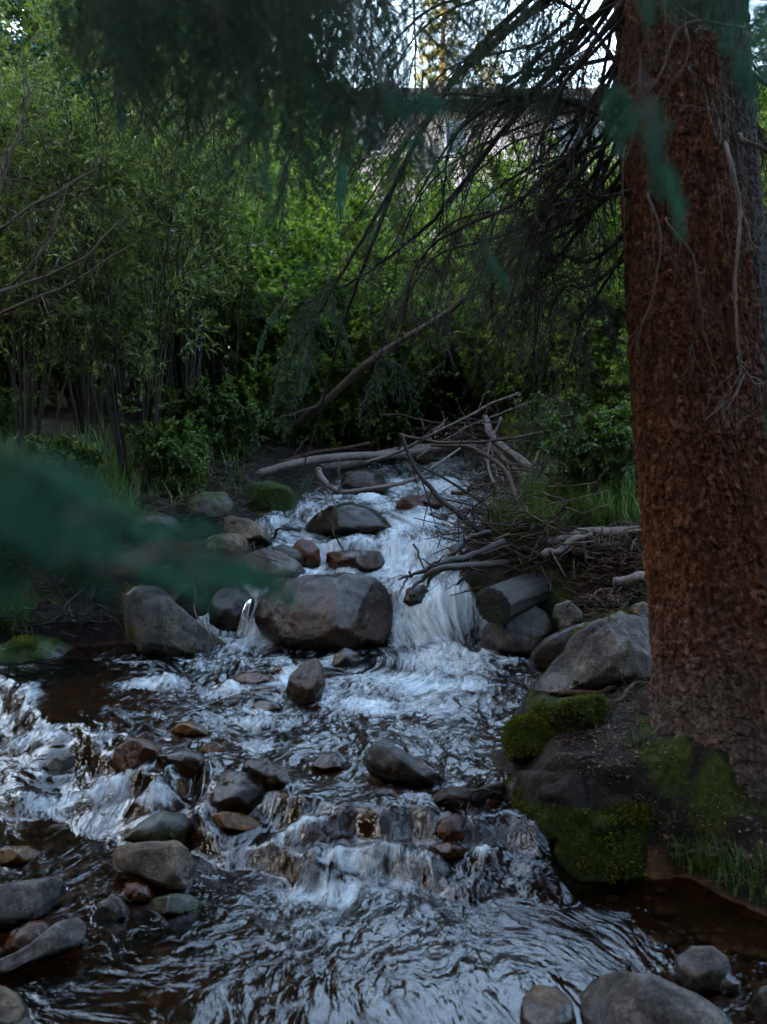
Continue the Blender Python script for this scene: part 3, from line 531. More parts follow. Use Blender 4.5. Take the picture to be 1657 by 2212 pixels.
def big_trunk():
    nt_, z = 620, np.r_[np.arange(-.2, 3.6, .0036), np.arange(3.6, 15, .08)]
    th = np.linspace(0, 2 * math.pi, nt_, endpoint=False); TH, Z = np.meshgrid(th, z)
    zs = np.convolve(np.r_[[z[0]] * 0, z], [1], 'same'); cx = np.interp(Z, TR[:, 0], TR[:, 1]); r = np.interp(Z, TR[:, 0], TR[:, 2])
    for _ in range(1): pass
    px, py = np.cos(TH), np.sin(TH)
    low = np.exp(-np.clip(Z - .2, 0, 9) / .28)
    r = r * (1 + .05 * fbm(px * 1.1, py * 1.1, Z * .5, seed=71, o=2) + low * (.07 * np.cos(TH * 5 + .8) + .05 * np.cos(TH * 3 + 2)))
    su, sv = None, Z / .025                                # bark plates: jittered cells
    per = int(round(2 * math.pi * .27 / .0185)); su = TH / (2 * math.pi) * per
    su = su + .45 * fbm(px * 16, py * 16, Z * 55, seed=77, o=3); sv = sv + .45 * fbm(px * 18, py * 18, Z * 50, seed=78, o=3)
    i0, j0 = np.floor(su), np.floor(sv); F1 = np.full(su.shape, 9.); F2 = F1.copy(); ID = np.zeros_like(F1)
    for di in (-1, 0, 1):
        for dj in (-1, 0, 1):
            ii = i0 + di; jj = j0 + dj; im = np.mod(ii, per); o = np.zeros_like(im)
            dx = ii + .0 + 1. * _h(im, jj, o, 81) - su; dy = jj + .0 + 1. * _h(im, jj, o, 82) - sv; d = np.hypot(dx, dy); idn = _h(im, jj, o, 83)
            nf = d < F1; F2 = np.where(nf, F1, np.minimum(F2, d)); ID = np.where(nf, idn, ID); F1 = np.where(nf, d, F1)
    edge = ss(.0, .20, F2 - F1); furrow = ss(.0, .35, abs(fbm(TH * 0 + px * 9 + 2, py * 9, Z * 2.2, seed=89, o=4)))
    big = fbm(px * 5, py * 5, Z * 2.5, seed=88, o=3)
    amp = .6 + .5 * ss(-.4, .5, big)
    r = r + amp * (edge * .0050 + (ID - .5) * .0065 * edge + furrow * .004) + .004 * fbm(px * 30, py * 30, Z * 60, seed=86, o=3) + .006 * fbm(px * 14, py * 14, Z * 11, seed=84, o=4)
    for kz, kt in ((1.62, 4.1), (1.48, 4.0), (1.16, 3.95), (1.3, 4.6), (.95, 4.3), (1.75, 4.9), (.72, 4.2)):   # knots
        kd = np.hypot((Z - kz) / .03, np.angle(np.exp(1j * (TH - kt))) / .10); r = r + .010 * np.exp(-kd ** 2 * 1.2) * (1 + .5 * vn(TH * 20, Z * 60))
    X = cx + r * px; Y = TY + r * py
    V = np.stack([X, Y, Z], -1).reshape(-1, 3); nz_ = len(z)
    i = np.arange(nz_ - 1)[:, None] * nt_; j = np.arange(nt_)[None]; j2 = (j + 1) % nt_
    Fc = np.stack([i + j, i + j2, i + nt_ + j2, i + nt_ + j], -1).reshape(-1, 4)
    grey = .20 + .28 * ss(1.0, .5, Z) + .50 * ss(.15, .75, px + .3 * fbm(px * 2, py * 2, Z, seed=85, o=3)) + .22 * low + .25 * ss(2.3, 3, Z) * ss(.3, -.6, px)
    return mesh('trunk', V, Fc, M_BARK, True, {'tint': ID.ravel(), 'crack': np.maximum((1 - edge) * .8, (1 - furrow) * .45).ravel(), 'grey': grey.ravel()})
spruce = empty('spruce_tree', (1.4, TY, .3), 'big spruce with red brown scaly trunk and bare drooping lower branches, at the right', 'tree')
def child(name, me, par):
    o = obj(name, me, par); o.matrix_parent_inverse = Matrix.Translation(par.location).inverted(); return o
child('trunk', big_trunk(), spruce)

def deadbranch(pts, r0, nsub, sublen=(.3, .8), hang=.8, mat=None, r1=.0012, seed=0, subr=.0022, third=3, start=.15):
    """a bare conifer branch with curved hanging twigs"""
    mb = MB(); n = max(12, int(len(pts) * 6)); c = spline(pts, n); c = c + np.cumsum(rv(n, .004), 0) * np.linspace(0, 1, n)[:, None]
    rad = np.linspace(r0, max(r1, r0 * .25), n) * (1 + rng.normal(0, .06, n)); mb.tube(c, rad, 7)
    for _ in range(nsub):
        f = rng.uniform(start, 1); i = int(f * (n - 1)); p = c[i]; t = unit(c[min(i + 1, n - 1)] - c[max(i - 1, 0)])
        L = rng.uniform(*sublen) * (1.1 - .5 * f); d0 = unit(t * .7 + rv(s=.7) + np.array([0, 0, -hang * .3])); hv = hang * rng.uniform(.1, 1.3); d1 = unit(d0 * .5 + rv(s=.6) + np.array([0, 0, -hv]))
        m = 8; s = np.linspace(0, 1, m)[:, None]; q = p + L * (d0 * s * (1 - s * .6) + d1 * s * s * .8) + np.cumsum(rv(m, .018 * L / .5), 0) * s
        rr = subr * rng.uniform(.7, 1.5); mb.tube(q, np.linspace(rr, .0007, m), 4, cap=False)
        for _ in range(third):
            k = rng.integers(1, m - 1); l = L * rng.uniform(.2, .5); e0 = unit(unit(q[k + 1] - q[k]) + rv(s=.6)); e1 = unit(e0 + np.array([0, 0, -hang]) + rv(s=.4))
            s5 = np.linspace(0, 1, 5)[:, None]; q2 = q[k] + l * (e0 * s5 * .7 + e1 * s5 * s5 * .5) + rv(5, .004) * s5
            mb.tube(q2, np.linspace(rr * .6, .0005, 5), 3, cap=False)
    return mb
def tpt(z, ang):   # a point on the trunk
    x, y, r = trunkc(np.array(z)); return np.array([float(x) + math.cos(ang) * float(r) * .9, float(y) + math.sin(ang) * float(r) * .9, z])
# the tangle of bare branches left of the trunk: main limbs reach left and sag
TANG = [(2.95, 3.0, (1250,60), (1120,190), (960,420), 4.1), (2.75, 3.3, (1240,260), (1080,330), (900,560), 4.4), (2.6, 2.7, (1260,330), (1150,420), (1060,640), 3.9), (2.45, 3.2, (1270,420), (1180,440), (1100,620), 3.7),
        (2.35, 2.9, (1250,470), (1130,520), (1000,700), 3.6), (2.3, 3.5, (1290,430), (1210,400), (1130,560), 3.5), (2.2, 2.6, (1280,560), (1190,560), (1120,760), 3.8), (2.1, 3.1, (1270,620), (1200,640), (1130,800), 3.6),
        (3.1, 3.3, (1200,0), (1000,120), (760,420), 4.0), (3.0, 2.8, (1230,120), (1010,260), (820,600), 4.6), (2.9, 3.6, (1200,200), (1060,300), (930,700), 3.9), (2.7, 3.0, (1180,330), (1010,470), (880,760), 4.8),
        (2.55, 3.4, (1240,390), (1150,500), (1090,760), 3.5), (3.2, 3.1, (1150,20), (960,200), (740,520), 4.3), (2.85, 2.5, (1260,260), (1200,420), (1180,660), 4.2), (2.4, 3.3, (1230,520), (1160,600), (1010,800), 4.0),
        (2.5, 2.8, (1230,440), (1170,520), (1140,900), 3.8), (2.95, 3.4, (1240,160), (1170,300), (1110,520), 3.4), (2.15, 3.0, (1290,640), (1250,720), (1220,900), 4.1), (3.3, 3.2, (1130,-40), (880,60), (640,400), 4.4)]
for _ in range(16):
    x0, y0 = rng.uniform(1080, 1280), rng.uniform(0, 480); x2, y2 = x0 - rng.uniform(60, 420), y0 + rng.uniform(180, 480)
    TANG.append((rng.uniform(2.4, 3.2), rng.uniform(2.6, 3.6), (x0 + 50, y0), ((x0 + x2) / 2 + rng.uniform(-60, 20), (y0 + y2) / 2 - rng.uniform(20, 90)), (x2, y2), rng.uniform(3.6, 5.0)))
for k, (z, an, a, b, c, Y) in enumerate(TANG):
    s = tpt(z, an); mid = lambda q, f: P(q[0], q[1], s[1] * (1 - f) + Y * f)
    mb = deadbranch([s, mid(a, .35), mid(b, .7), mid(c, 1)], rng.uniform(.006, .012), 33, (.15, .55), .7, third=4, subr=.0017)
    child('dead_branch', mb.build('dead_branch', M_TWIG), spruce)
# branches in front of and across the trunk
FR = [[(1600,60,3.2),(1480,60,3.1),(1420,190,3.05),(1340,260,3.05)], [(1480,60,3.2),(1490,140,3.15),(1430,230,3.1),(1380,320,3.1)], [(1490,150,3.15),(1560,180,3.1),(1657,260,3.0)],
      [(1400,430,3.25),(1425,520,3.15),(1405,660,3.12),(1350,800,3.1),(1345,830,3.1)], [(1570,320,3.2),(1600,460,3.15),(1590,640,3.1),(1600,780,3.1),(1580,850,3.1),(1525,890,3.1)],
      [(1600,780,3.12),(1640,850,3.1),(1670,900,3.1)], [(1350,330,3.3),(1345,420,3.25),(1355,560,3.2)], [(1500,560,3.25),(1510,650,3.2),(1485,760,3.18),(1435,900,3.15)], [(1560,870,3.2),(1555,920,3.2),(1550,985,3.2)],
      [(1440,480,3.3),(1490,560,3.2),(1500,700,3.2),(1540,860,3.15)], [(1380,120,3.3),(1375,200,3.2),(1350,330,3.2)], [(1540,230,3.25),(1590,350,3.2),(1657,420,3.1)], [(1600,300,3.3),(1657,340,3.2),(1760,420,3.1)]]
for k, pp in enumerate(FR):
    mb = deadbranch([P(pp[0][0] + 4, pp[0][1] - 14, 3.52)] * (pp[0][0] > 1330) + [P(*q) for q in pp], (.006, .005, .004, .006, .0075, .005, .004, .004, .0035, .004, .004, .004, .014)[k], 9, (.08, .30), .5, third=3, subr=.0016)
    child('dead_branch', mb.build('dead_branch', M_GREYWOOD if k in (0, 4, 5) else M_BROWNWOOD), spruce)
for k, (z, x, y) in enumerate(((2.9, 1640, 180), (2.6, 1680, 380), (2.4, 1660, 520), (2.1, 1690, 700), (2.7, 1700, 260), (1.9, 1700, 850))):
    s = tpt(z, -.3); mb = deadbranch([s, P(x - 20, y - 60, 3.7), P(x + 80, y, 3.9)], .009, 30, (.2, .6), .9, third=3)
    child('dead_branch', mb.build('dead_branch', M_TWIG), spruce)

# ---------------------------------------------------------------- needle sprays
def spray(L, nside, seed, nd=.0035, nl=.014, nw=.0016, sub=3, droop=.35):
    """flat conifer spray along +X, drooping: returns wood MB and needle arrays"""
    g = np.random.default_rng(seed); mb = MB(); PT = []; DR = []
    def needles(q, step):
        seg = np.diff(q, axis=0); l = np.linalg.norm(seg, axis=1); tot = l.sum(); m = max(3, int(tot / step)); s = np.sort(g.uniform(0, tot, m)); cum = np.r_[0, np.cumsum(l)]
        i = np.clip(np.searchsorted(cum, s) - 1, 0, len(l) - 1); f = ((s - cum[i]) / l[i])[:, None]
        PT.append(q[i] * (1 - f) + q[i + 1] * f); t = seg[i] / l[i][:, None]; r_ = unit(g.normal(size=(m, 3))); DR.append(unit(t * .8 + unit(r_ - t * (r_ * t).sum(1)[:, None])))
    n = 14; s = np.linspace(0, 1, n)[:, None]; ax = np.hstack([s * L, g.normal(0, .01) * L * s * s * 6, -droop * L * s * s]); ax += np.cumsum(g.normal(0, .004 * L, (n, 3)), 0)
    mb.tube(ax, np.linspace(.006 * L + .0015, .001, n), 5, cap=False); needles(ax[4:], nd)
    for k in range(nside):
        f = .06 + .92 * (k + g.uniform(0, .6)) / nside; i = int(f * (n - 1)); p = ax[i]; sd_ = 1 if k % 2 else -1
        l = L * (.42 * (1 - f) ** .8 + .06) * g.uniform(.7, 1.15); d = unit(np.array([.75, sd_ * 1.0, -.15 + g.normal(0, .15)])); m = 7; q_ = np.linspace(0, 1, m)[:, None]
        q = p + d * l * q_ + np.array([.18, 0, -droop * .9]) * l * q_ * q_ + g.normal(0, .006 * L, (m, 3)) * q_
        mb.tube(q, np.linspace(.0018, .0007, m), 3, cap=False); needles(q, nd)
        for j in range(int(sub * l / .1) if sub else 0):
            a = g.integers(1, m - 1); l2 = l * .38 * g.uniform(.5, 1.1) * (1 - a / m + .3); d2 = unit(unit(q[a + 1] - q[a]) + np.array([.35, (1 if j % 2 else -1) * sd_ * .6, -.15]) + g.normal(0, .2, 3)); w3 = np.linspace(0, 1, 4)[:, None]
            q2 = q[a] + d2 * l2 * w3 + np.array([0, 0, -.25 * droop]) * l2 * w3 ** 2; mb.tube(q2, np.linspace(.0012, .0006, 4), 3, cap=False); needles(q2, nd)
    p = np.concatenate(PT); d = np.concatenate(DR); m = len(p); sdv = unit(np.cross(d, g.normal(size=(m, 3)))); ln = nl * g.uniform(.75, 1.15, (m, 1))
    V = np.stack([p - sdv * nw / 2, p + sdv * nw / 2, p + d * ln], 1).reshape(-1, 3); Fc = np.arange(m * 3).reshape(-1, 3)
    return mb, V, Fc, np.repeat(g.random(m), 3)
SPR = {}
def spraymesh(key, mat, wood=M_BROWNWOOD, **kw):
    mb, V, Fc, t = spray(**kw); wd = mb.build('stem', wood); nm = mesh('needles', V, Fc, mat, False, {'tint': t}); SPR[key] = (wd, nm); return SPR[key]
spraymesh('a', M_NEEDLE, L=.75, nside=26, seed=1, droop=.30, nd=.0019, nw=.0022)
spraymesh('b', M_NEEDLE, L=.55, nside=20, seed=2, droop=.5, nd=.0019, nw=.0022)
spraymesh('c', M_NEEDLE, L=.95, nside=32, seed=3, droop=.2, nd=.0022, nw=.0024)
spraymesh('t', M_BLUE, L=.34, nside=16, seed=4, droop=.25, nd=.0009, nl=.019, nw=.0028, sub=5)
spraymesh('u', M_BLUE, L=.24, nside=12, seed=5, droop=.15, nd=.0009, nl=.019, nw=.0028, sub=5)
def place_spray(key, a, b, par, roll=0., s=None):
    """a green bough growing from a towards b, part of the tree par"""
    a = Vector(a); d = Vector(b) - a; wd, nm = SPR[key]; L = {'a': .75, 'b': .55, 'c': .95, 't': .34, 'u': .24}[key]; sc_ = s or d.length / L
    q = d.to_track_quat('X', 'Z').to_matrix().to_4x4() @ Matrix.Rotation(roll, 4, 'X')
    o = obj('bough', wd, par); o.matrix_parent_inverse = Matrix.Translation(par.location).inverted(); o.matrix_basis = Matrix.Translation(a) @ q @ Matrix.Scale(sc_, 4)
    nn = obj('needles', nm, o); return o
def limb(pts, r0, r1, par, mat=M_BROWNWOOD, name='limb'):
    mb = MB(); n = 24; mb.tube(spline(pts, n) + rv(n, .004), np.linspace(r0, r1, n), 8); child(name, mb.build(name, mat), par)
# live limbs that come over the stream towards the camera, above the frame, with hanging boughs
def hang(x, y0, y1, Y, key, jx=0., roll=0):
    place_spray(key, P(x, y0, Y), P(x + jx, y1, Y + rng.uniform(-.1, .1)), spruce, roll)
limb([tpt(3.5, 3.6), P(1000, -220, 2.9), P(700, -160, 2.0), P(420, -180, 1.5), P(150, -100, 1.2)], .018, .005, spruce)
limb([tpt(3.4, 3.9), P(1100, -200, 2.4), P(900, -190, 1.6), P(760, -150, 1.2)], .015, .004, spruce)
limb([tpt(3.7, 3.3), P(1000, -260, 3.4), P(700, -200, 2.8), P(480, -180, 2.4), P(200, -120, 2.2)], .03, .008, spruce)
limb([tpt(3.45, 4.4), P(1500, -150, 2.4), P(1480, -110, 1.2), P(1440, -80, .7)], .022, .006, spruce)
for (x, y0, y1, Y, key, jx) in (
    (300,-140,200,1.5,'b',-60),(350,-140,270,1.4,'a',30),(420,-140,240,1.5,'b',-20),(460,-130,330,1.3,'a',40),(520,-140,400,1.5,'a',20),(560,-140,260,1.4,'b',60),(240,-110,170,1.3,'b',-90),(600,-150,420,1.7,'a',-10),
    (640,-150,300,1.8,'a',50),(700,-160,330,2.0,'c',10),(760,-120,350,1.4,'a',-30),(820,-120,260,1.5,'b',40),(880,-120,330,1.7,'a',0),(480,-180,300,2.4,'c',0),(330,-150,330,2.3,'c',-50),(560,-190,420,2.6,'c',20),(250,-150,300,2.3,'a',-20),
    (180,-120,240,2.2,'a',-60),(410,-180,380,2.4,'c',30),(640,-200,450,2.7,'c',-40),(700,-140,160,1.9,'b',30),(1000,-160,260,2.6,'c',10),(950,-120,200,1.9,'a',-20),(1050,-160,160,2.4,'b',60),(780,-200,300,2.9,'c',60),(880,-220,380,3.1,'c',30),(130,-60,120,1.2,'b',-60),(1140,-160,200,2.7,'a',30),
    (380,-140,120,1.35,'b',-40),(500,-140,180,1.4,'b',10),(430,-140,60,1.3,'b',60)):
    hang(x, y0, y1, Y, key, jx, rng.uniform(-1.5, 1.5))
for k in range(34):
    x = rng.uniform(180, 760); Y = rng.uniform(1.3, 2.6); hang(x, rng.uniform(-170, -60), rng.uniform(120, 330 if x > 260 else 220), Y, 'abc'[k % 3], rng.uniform(-60, 60), rng.uniform(-1.5, 1.5))
for k in range(14):
    x, y = ((870, 210), (900, 330), (960, 260), (830, 420), (1000, 200), (930, 400), (1090, 560), (1060, 600), (600, 330), (560, 430), (690, 380), (760, 380), (560, 250), (640, 420))[k]
    Y = (1.0, 1.1, 1.2, 1.3)[k % 4]; place_spray('ab'[k % 2], P(x - 20, y - 110, Y), P(x + rng.uniform(-30, 60), y + 90, Y), spruce, rng.uniform(-1.2, 1.2))
for k in range(34):
    x = rng.uniform(640, 1270); Y = rng.uniform(3.0, 4.6); y0 = rng.uniform(-150, 60) if k < 22 else rng.uniform(60, 200); place_spray('cab'[k % 3], P(x, y0, Y), P(x + rng.uniform(-80, 30), y0 + rng.uniform(200, 330), Y + .1), spruce, rng.uniform(-1.5, 1.5))
# needle boughs in focus, carried by long drooping limbs
limb([tpt(3.1, 3.2), P(1000, 150, 4.2), P(840, 420, 4.6), P(720, 620, 4.7), P(640, 760, 4.7)], .018, .004, spruce)
limb([tpt(3.0, 3.0), P(1050, 330, 4.4), P(930, 480, 4.6), P(790, 590, 4.7), P(660, 650, 4.7)], .014, .004, spruce, M_TWIG)
limb([tpt(3.2, 3.4), P(960, 200, 4.3), P(760, 640, 5.0), P(690, 900, 5.4), P(650, 1030, 5.5)], .014, .003, spruce, M_TWIG)
for (x0, y0, x1, y1, Y, key) in ((720,600,560,760,4.7,'a'),(700,640,600,830,4.7,'a'),(660,650,520,650,4.7,'b'),(740,560,640,700,4.6,'a'),(640,740,570,900,4.7,'b'),(660,720,690,860,4.7,'b'),(690,560,590,580,4.6,'b'),(620,640,500,740,4.8,'b'),(690,1010,590,1070,5.5,'b'),(670,1030,600,1085,5.5,'b'),(660,1020,640,1090,5.5,'b'),
    (700,620,800,760,4.7,'a'),(760,590,900,650,4.6,'b'),(840,420,760,520,4.6,'a'),(860,430,900,560,4.6,'a'),(900,330,860,480,4.5,'a'),(930,320,1010,480,4.4,'a'),(960,250,900,380,4.4,'a'),(1000,470,960,560,4.4,'b'),(1060,660,1120,720,4.0,'b'),(800,760,920,830,4.9,'b'),(830,800,760,900,5.1,'b'),(940,560,900,700,4.6,'b'),
    (1010,120,960,330,3.9,'c'),(900,100,840,330,4.2,'c'),(800,80,760,330,4.2,'c'),(720,100,650,360,4.4,'c'),(1100,40,1060,240,3.7,'a'),(560,60,500,360,4.5,'c'),(1160,860,1180,960,5.0,'b'),(640,300,560,520,4.6,'c'),(740,300,700,520,4.6,'c'),(480,150,420,420,4.5,'c'),(380,100,320,360,4.5,'c'),(260,120,230,330,4.6,'c')):
    place_spray(key, P(x0, y0, Y), P(x1, y1, Y + rng.uniform(-.15, .15)), spruce, rng.uniform(-1.2, 1.2))
for (x0, y0, x1, y1, Y) in ((1440,-60,1470,40,.55),(1480,-60,1560,60,.5),(1560,-60,1640,80,.55),(1600,-20,1660,170,.6),(1400,-60,1380,60,.6),(1410,250,1440,420,.62),(1430,330,1500,500,.62),(1380,200,1430,330,.7),(1580,100,1657,230,.7),(1330,160,1360,330,.8),(820,200,900,260,.8),(880,200,980,250,.85),(860,300,980,360,1.0),(740,330,720,460,1.0),(1050,540,1110,620,1.1),(560,330,600,440,.9)):
    place_spray('u', P(x0, y0, Y), P(x1, y1, Y), spruce, rng.uniform(-1, 1))
limb([P(1440, -80, .7), P(1380, 120, .72), P(1400, 250, .66), P(1440, 400, .63)], .002, .001, spruce, M_TWIG)
limb([P(760, -150, 1.2), P(780, 100, 1.0), P(880, 220, .85), P(900, 330, 1.0), P(1060, 540, 1.1)], .002, .001, spruce, M_TWIG)

# small blue green spruce whose branch crosses the lower left, close to the camera
yo = empty('young_spruce', (-.75, .5, .3), 'blurred blue green spruce branch reaching in from the left, nearest to the camera', 'tree')
mb = MB(); mb.tube(spline([(-.75, .5, -.2), (-.74, .52, 1.0), (-.76, .5, 2.2)], 20), np.linspace(.03, .012, 20), 8); child('trunk', mb.build('trunk', M_BROWNWOOD), yo)
limb([(-.75, .5, 1.72), P(-160, 960, .40), P(60, 1040, .37), P(200, 1110, .38), P(340, 1150, .41)], .0030, .0012, yo)
limb([(-.75, .5, 1.60), P(-160, 1120, .40), P(160, 1190, .38), P(420, 1200, .44), P(620, 1235, .50)], .0026, .001, yo)
for (x0, y0, x1, y1, Y, key) in ((-120,1000,120,1180,.38,'u'),(-120,960,60,1080,.36,'u'),(-100,1000,0,1180,.36,'u'),(0,1030,200,1240,.38,'u'),(60,1050,300,1180,.40,'u'),(-120,1120,80,1260,.38,'u'),(-100,1150,60,1240,.38,'t'),(20,1120,260,1250,.38,'u'),(120,1100,380,1150,.42,'u'),(200,1180,470,1260,.44,'u'),(300,1150,480,1140,.44,'u'),(380,1200,600,1240,.48,'u'),(430,1200,640,1265,.5,'u'),(350,1190,440,1300,.46,'u'),(-60,1060,160,1120,.35,'u'),(-120,1180,60,1300,.4,'u')):
    place_spray(key, P(x0, y0, Y), P(x1, y1, Y + .02), yo, rng.uniform(-.8, .8))
for k in range(9):
    x0 = rng.uniform(-160, 300); y0 = 980 + .42 * max(0, x0) + rng.uniform(-50, 190); L_ = rng.uniform(160, 260)
    place_spray('ut'[k % 2], P(x0, y0, .29), P(x0 + L_, y0 + rng.uniform(20, 110), .31), yo, rng.uniform(-.9, .9))
# ---------------------------------------------------------------- logs, driftwood, sticks
def logobj(name, label, pts, r0, r1, mat, nsub=0, k=12, wob=.012, cat='log', group=None, sublen=(.1, .4), knob=.12, hangv=.1, moss=False):
    mb = MB(); c = spline(pts, 40); n = len(c); c = c + np.stack([fbm(np.linspace(0, 5, n), np.full(n, s_ + rng.random() * 50.), o=2) for s_ in (1, 2, 3)], -1) * wob
    rad = np.linspace(r0, r1, n) * (1 + knob * fbm(np.linspace(0, 9, n), np.full(n, rng.random() * 50), o=3)); mb.tube(c, rad, k, a=.5)
    if k > 8:
        V = mb.V[0]; ax = np.repeat(c, k, 0); m = len(ax); dv = V[:m] - ax; ang_ = np.tile(np.arange(k), n)
        rid = fbm(np.repeat(np.linspace(0, 3, n), k) * 2, ang_ * 1.7, seed=41, o=3); V[:m] = ax + dv * (1 + knob * rid)[:, None]
    for _ in range(nsub):
        i = rng.integers(4, n - 1); t = unit(c[min(i + 1, n - 1)] - c[i - 1]); d = unit(t * .6 + rv(s=.7) + np.array([0, 0, .2])); L = rng.uniform(*sublen); m = 7; s = np.linspace(0, 1, m)[:, None]
        q = c[i] + L * (d * s) + np.array([0, 0, -hangv]) * L * s * s + np.cumsum(rv(m, .05 * L), 0) * s * .5; mb.tube(q, np.linspace(rad[i] * .4, .001, m), 5)
        for _ in range(2):
            k2 = rng.integers(1, m - 1); e = unit(d + rv(s=.7)); mb.tube(q[k2] + e * np.linspace(0, L * .4, 4)[:, None] + rv(4, .004), np.linspace(rad[i] * .2, .0008, 4), 4)
    o = obj(name, mb.build(name, mat)); tag(o, label, cat, group); return o
LG = 'fallen trunks and branches jammed across the stream'
Q = lambda *a: [P(*q) for q in a]
logobj('fallen_trunk', 'long grey fallen trunk lying lowest across the head of the stream', Q((250,1005,7.5),(370,1022,7.4),(470,1034,7.4),(530,1032,7.4),(640,1000,7.5),(760,985,7.6),(860,980,7.8),(1000,962,8.2)), .045, .026, M_GREYWOOD, 3, group=LG)
logobj('fallen_trunk', 'second grey fallen trunk just above and behind the lowest one', Q((540,1040,8.0),(640,1015,8.0),(760,1000,8.1),(850,975,8.2),(980,968,8.4),(1080,975,8.6)), .042, .03, M_GREYWOOD, 3, group=LG)
logobj('fallen_trunk', 'brown diagonal trunk with a broken end leaning up to the right over the stream', Q((430,1010,8.3),(530,985,8.3),(640,915,8.2),(700,868,8.1),(800,780,8.0),(950,690,7.8),(1010,640,7.6)), .042, .022, M_BROWNWOOD, 5, group=LG, sublen=(.2, .6))
logobj('fallen_trunk', 'thin dark trunk behind, lying level over the head of the stream', Q((780,950,8.8),(900,930,8.9),(1000,925,9),(1200,935,9.2)), .03, .02, M_BROWNWOOD, 8, group=LG)
logobj('fallen_trunk', 'bark covered trunk lying half in the leaves behind the upper jam', Q((930,1000,9.6),(1000,955,9.7),(1090,935,9.8),(1240,940,10)), .06, .05, M_BROWNWOOD, 4, group=LG)
logobj('bare_branch', 'dark bare branch crossing from the spruce boughs down to the black roots', Q((860,930,6.0),(905,1018,5.9),(950,1078,5.8),(1000,1120,5.7),(1052,1158,5.6)), .010, .020, M_TWIG, 7, cat='branch', group=LG, sublen=(.2, .5))
logobj('bare_branch', 'pale curved branch sweeping level above the humped black boulder', Q((688,1010,6.6),(700,1042,6.5),(735,1064,6.4),(800,1056,6.4),(880,1040,6.5),(940,1005,6.6),(1000,965,6.8)), .020, .006, M_GREYWOOD, 9, cat='branch', group=LG, sublen=(.15, .4))
logobj('dead_trunk', 'thick grey split trunk leaning down to the right bank', Q((1052,902,7.6),(1062,935,7.4),(1100,975,7.2),(1150,1015,7.0),(1200,1052,6.8)), .022, .034, M_GREYWOOD, 4, group=LG, sublen=(.2, .5))
logobj('dead_trunk', 'thinner grey trunk below the thick split one', Q((1040,950,7.4),(1080,975,7.3),(1120,1020,7.1),(1195,1068,6.8)), .016, .020, M_GREYWOOD, 5, group=LG, sublen=(.2, .5))
logobj('bare_branch', 'smooth silver branch bent in a long curve beside the grey split trunk', Q((1085,905,7.0),(1060,955,6.9),(1058,1010,6.8),(1078,1060,6.6),(1112,1098,6.5)), .008, .012, M_GREYWOOD, 3, cat='branch', group=LG)
logobj('bare_branch', 'silver arching branch farthest right in the jam', Q((1190,955,7.2),(1160,985,7.1),(1146,1015,7.0)), .005, .010, M_GREYWOOD, 0, cat='branch', group=LG)
logobj('bare_branch', 'long dark branch running from the jam down onto the stick pile', Q((930,960,6.4),(1010,965,6.3),(1080,1010,6.1),(1106,1050,5.9),(1130,1110,5.7),(1152,1140,5.6),(1205,1178,5.5),(1275,1203,5.4)), .008, .022, M_BROWNWOOD, 8, cat='branch', group=LG, sublen=(.2, .5))
logobj('bare_branch', 'straight thin branch crossing the jam from upper left to the bank', Q((870,985,6.2),(1000,1060,6.0),(1080,1110,5.9),(1190,1180,5.7)), .006, .012, M_TWIG, 6, cat='branch', group=LG)
logobj('bare_branch', 'pale branch rising from the left jam to the right over the leaves', Q((790,1000,7.0),(880,965,6.9),(960,925,6.8),(1050,880,6.7),(1120,850,6.6)), .012, .006, M_GREYWOOD, 8, cat='branch', group=LG)
logobj('bare_branch', 'brown branch lying level through the middle of the jam', Q((860,940,7.0),(960,958,7.0),(1080,950,6.9),(1190,935,6.8)), .013, .008, M_BROWNWOOD, 9, cat='branch', group=LG)
logobj('bare_branch', 'dark branch lying on the water under the silver curve', Q((980,1068,7.0),(1030,1052,6.9),(1070,1048,6.8)), .014, .02, M_BROWNWOOD, 1, cat='branch', group=LG)
logobj('bare_branch', 'wet black branch bridging to the grassy right bank', Q((1020,1112,6.2),(1070,1098,6.2),(1130,1096,6.2),(1200,1102,6.2)), .014, .022, M_WETWOOD, 2, cat='branch', group=LG)
for i, (a, b, Y, lb) in enumerate((((980,860),(1050,1010),7.1,'thin upright twig at the left of the jam'),((900,985),(1170,860),7.3,'thin twig rising to the right above the jam'),((1100,960),(1230,1080),6.7,'thin straight twig fanned on the grassy bank, upper'),((1110,1000),(1240,1085),6.6,'thin straight twig fanned on the grassy bank, lower'),((1000,905),(1240,960),7.4,'long thin twig over the leaves right of the jam'),((1080,1060),(1200,1110),6.4,'reddish twig low on the grassy bank'),((820,890),(1060,960),7.2,'thin twig slanting over the pale branch'),((1010,1010),(1040,1110),6.3,'thin twig dipping to the water in the jam'))):
    logobj('bare_branch', lb, [P(*a, Y), P((a[0] + b[0]) / 2, (a[1] + b[1]) / 2 - 12, Y), P(*b, Y - .1)], .006, .004, (M_TWIG, M_GREYWOOD)[i % 2], 5, k=7, cat='branch', group=LG)
logobj('driftwood_log', 'weathered grey log lying on the right bank and running behind the spruce trunk', Q((1180,1178,5.5),(1230,1158,5.5),(1290,1152,5.5),(1400,1146,5.5),(1500,1150,5.5)), .030, .036, M_GREYWOOD, 1)
logobj('driftwood_log', 'short forked grey log in front of the weathered one on the right bank', Q((1170,1196,5.3),(1200,1188,5.3),(1240,1166,5.4),(1280,1160,5.4)), .020, .016, M_GREYWOOD, 1)
logobj('driftwood_log', 'grey splintered log on the twig pile just left of the spruce trunk', Q((1325,1262,4.9),(1370,1250,4.9),(1420,1238,4.9)), .024, .030, M_GREYWOOD, 1)
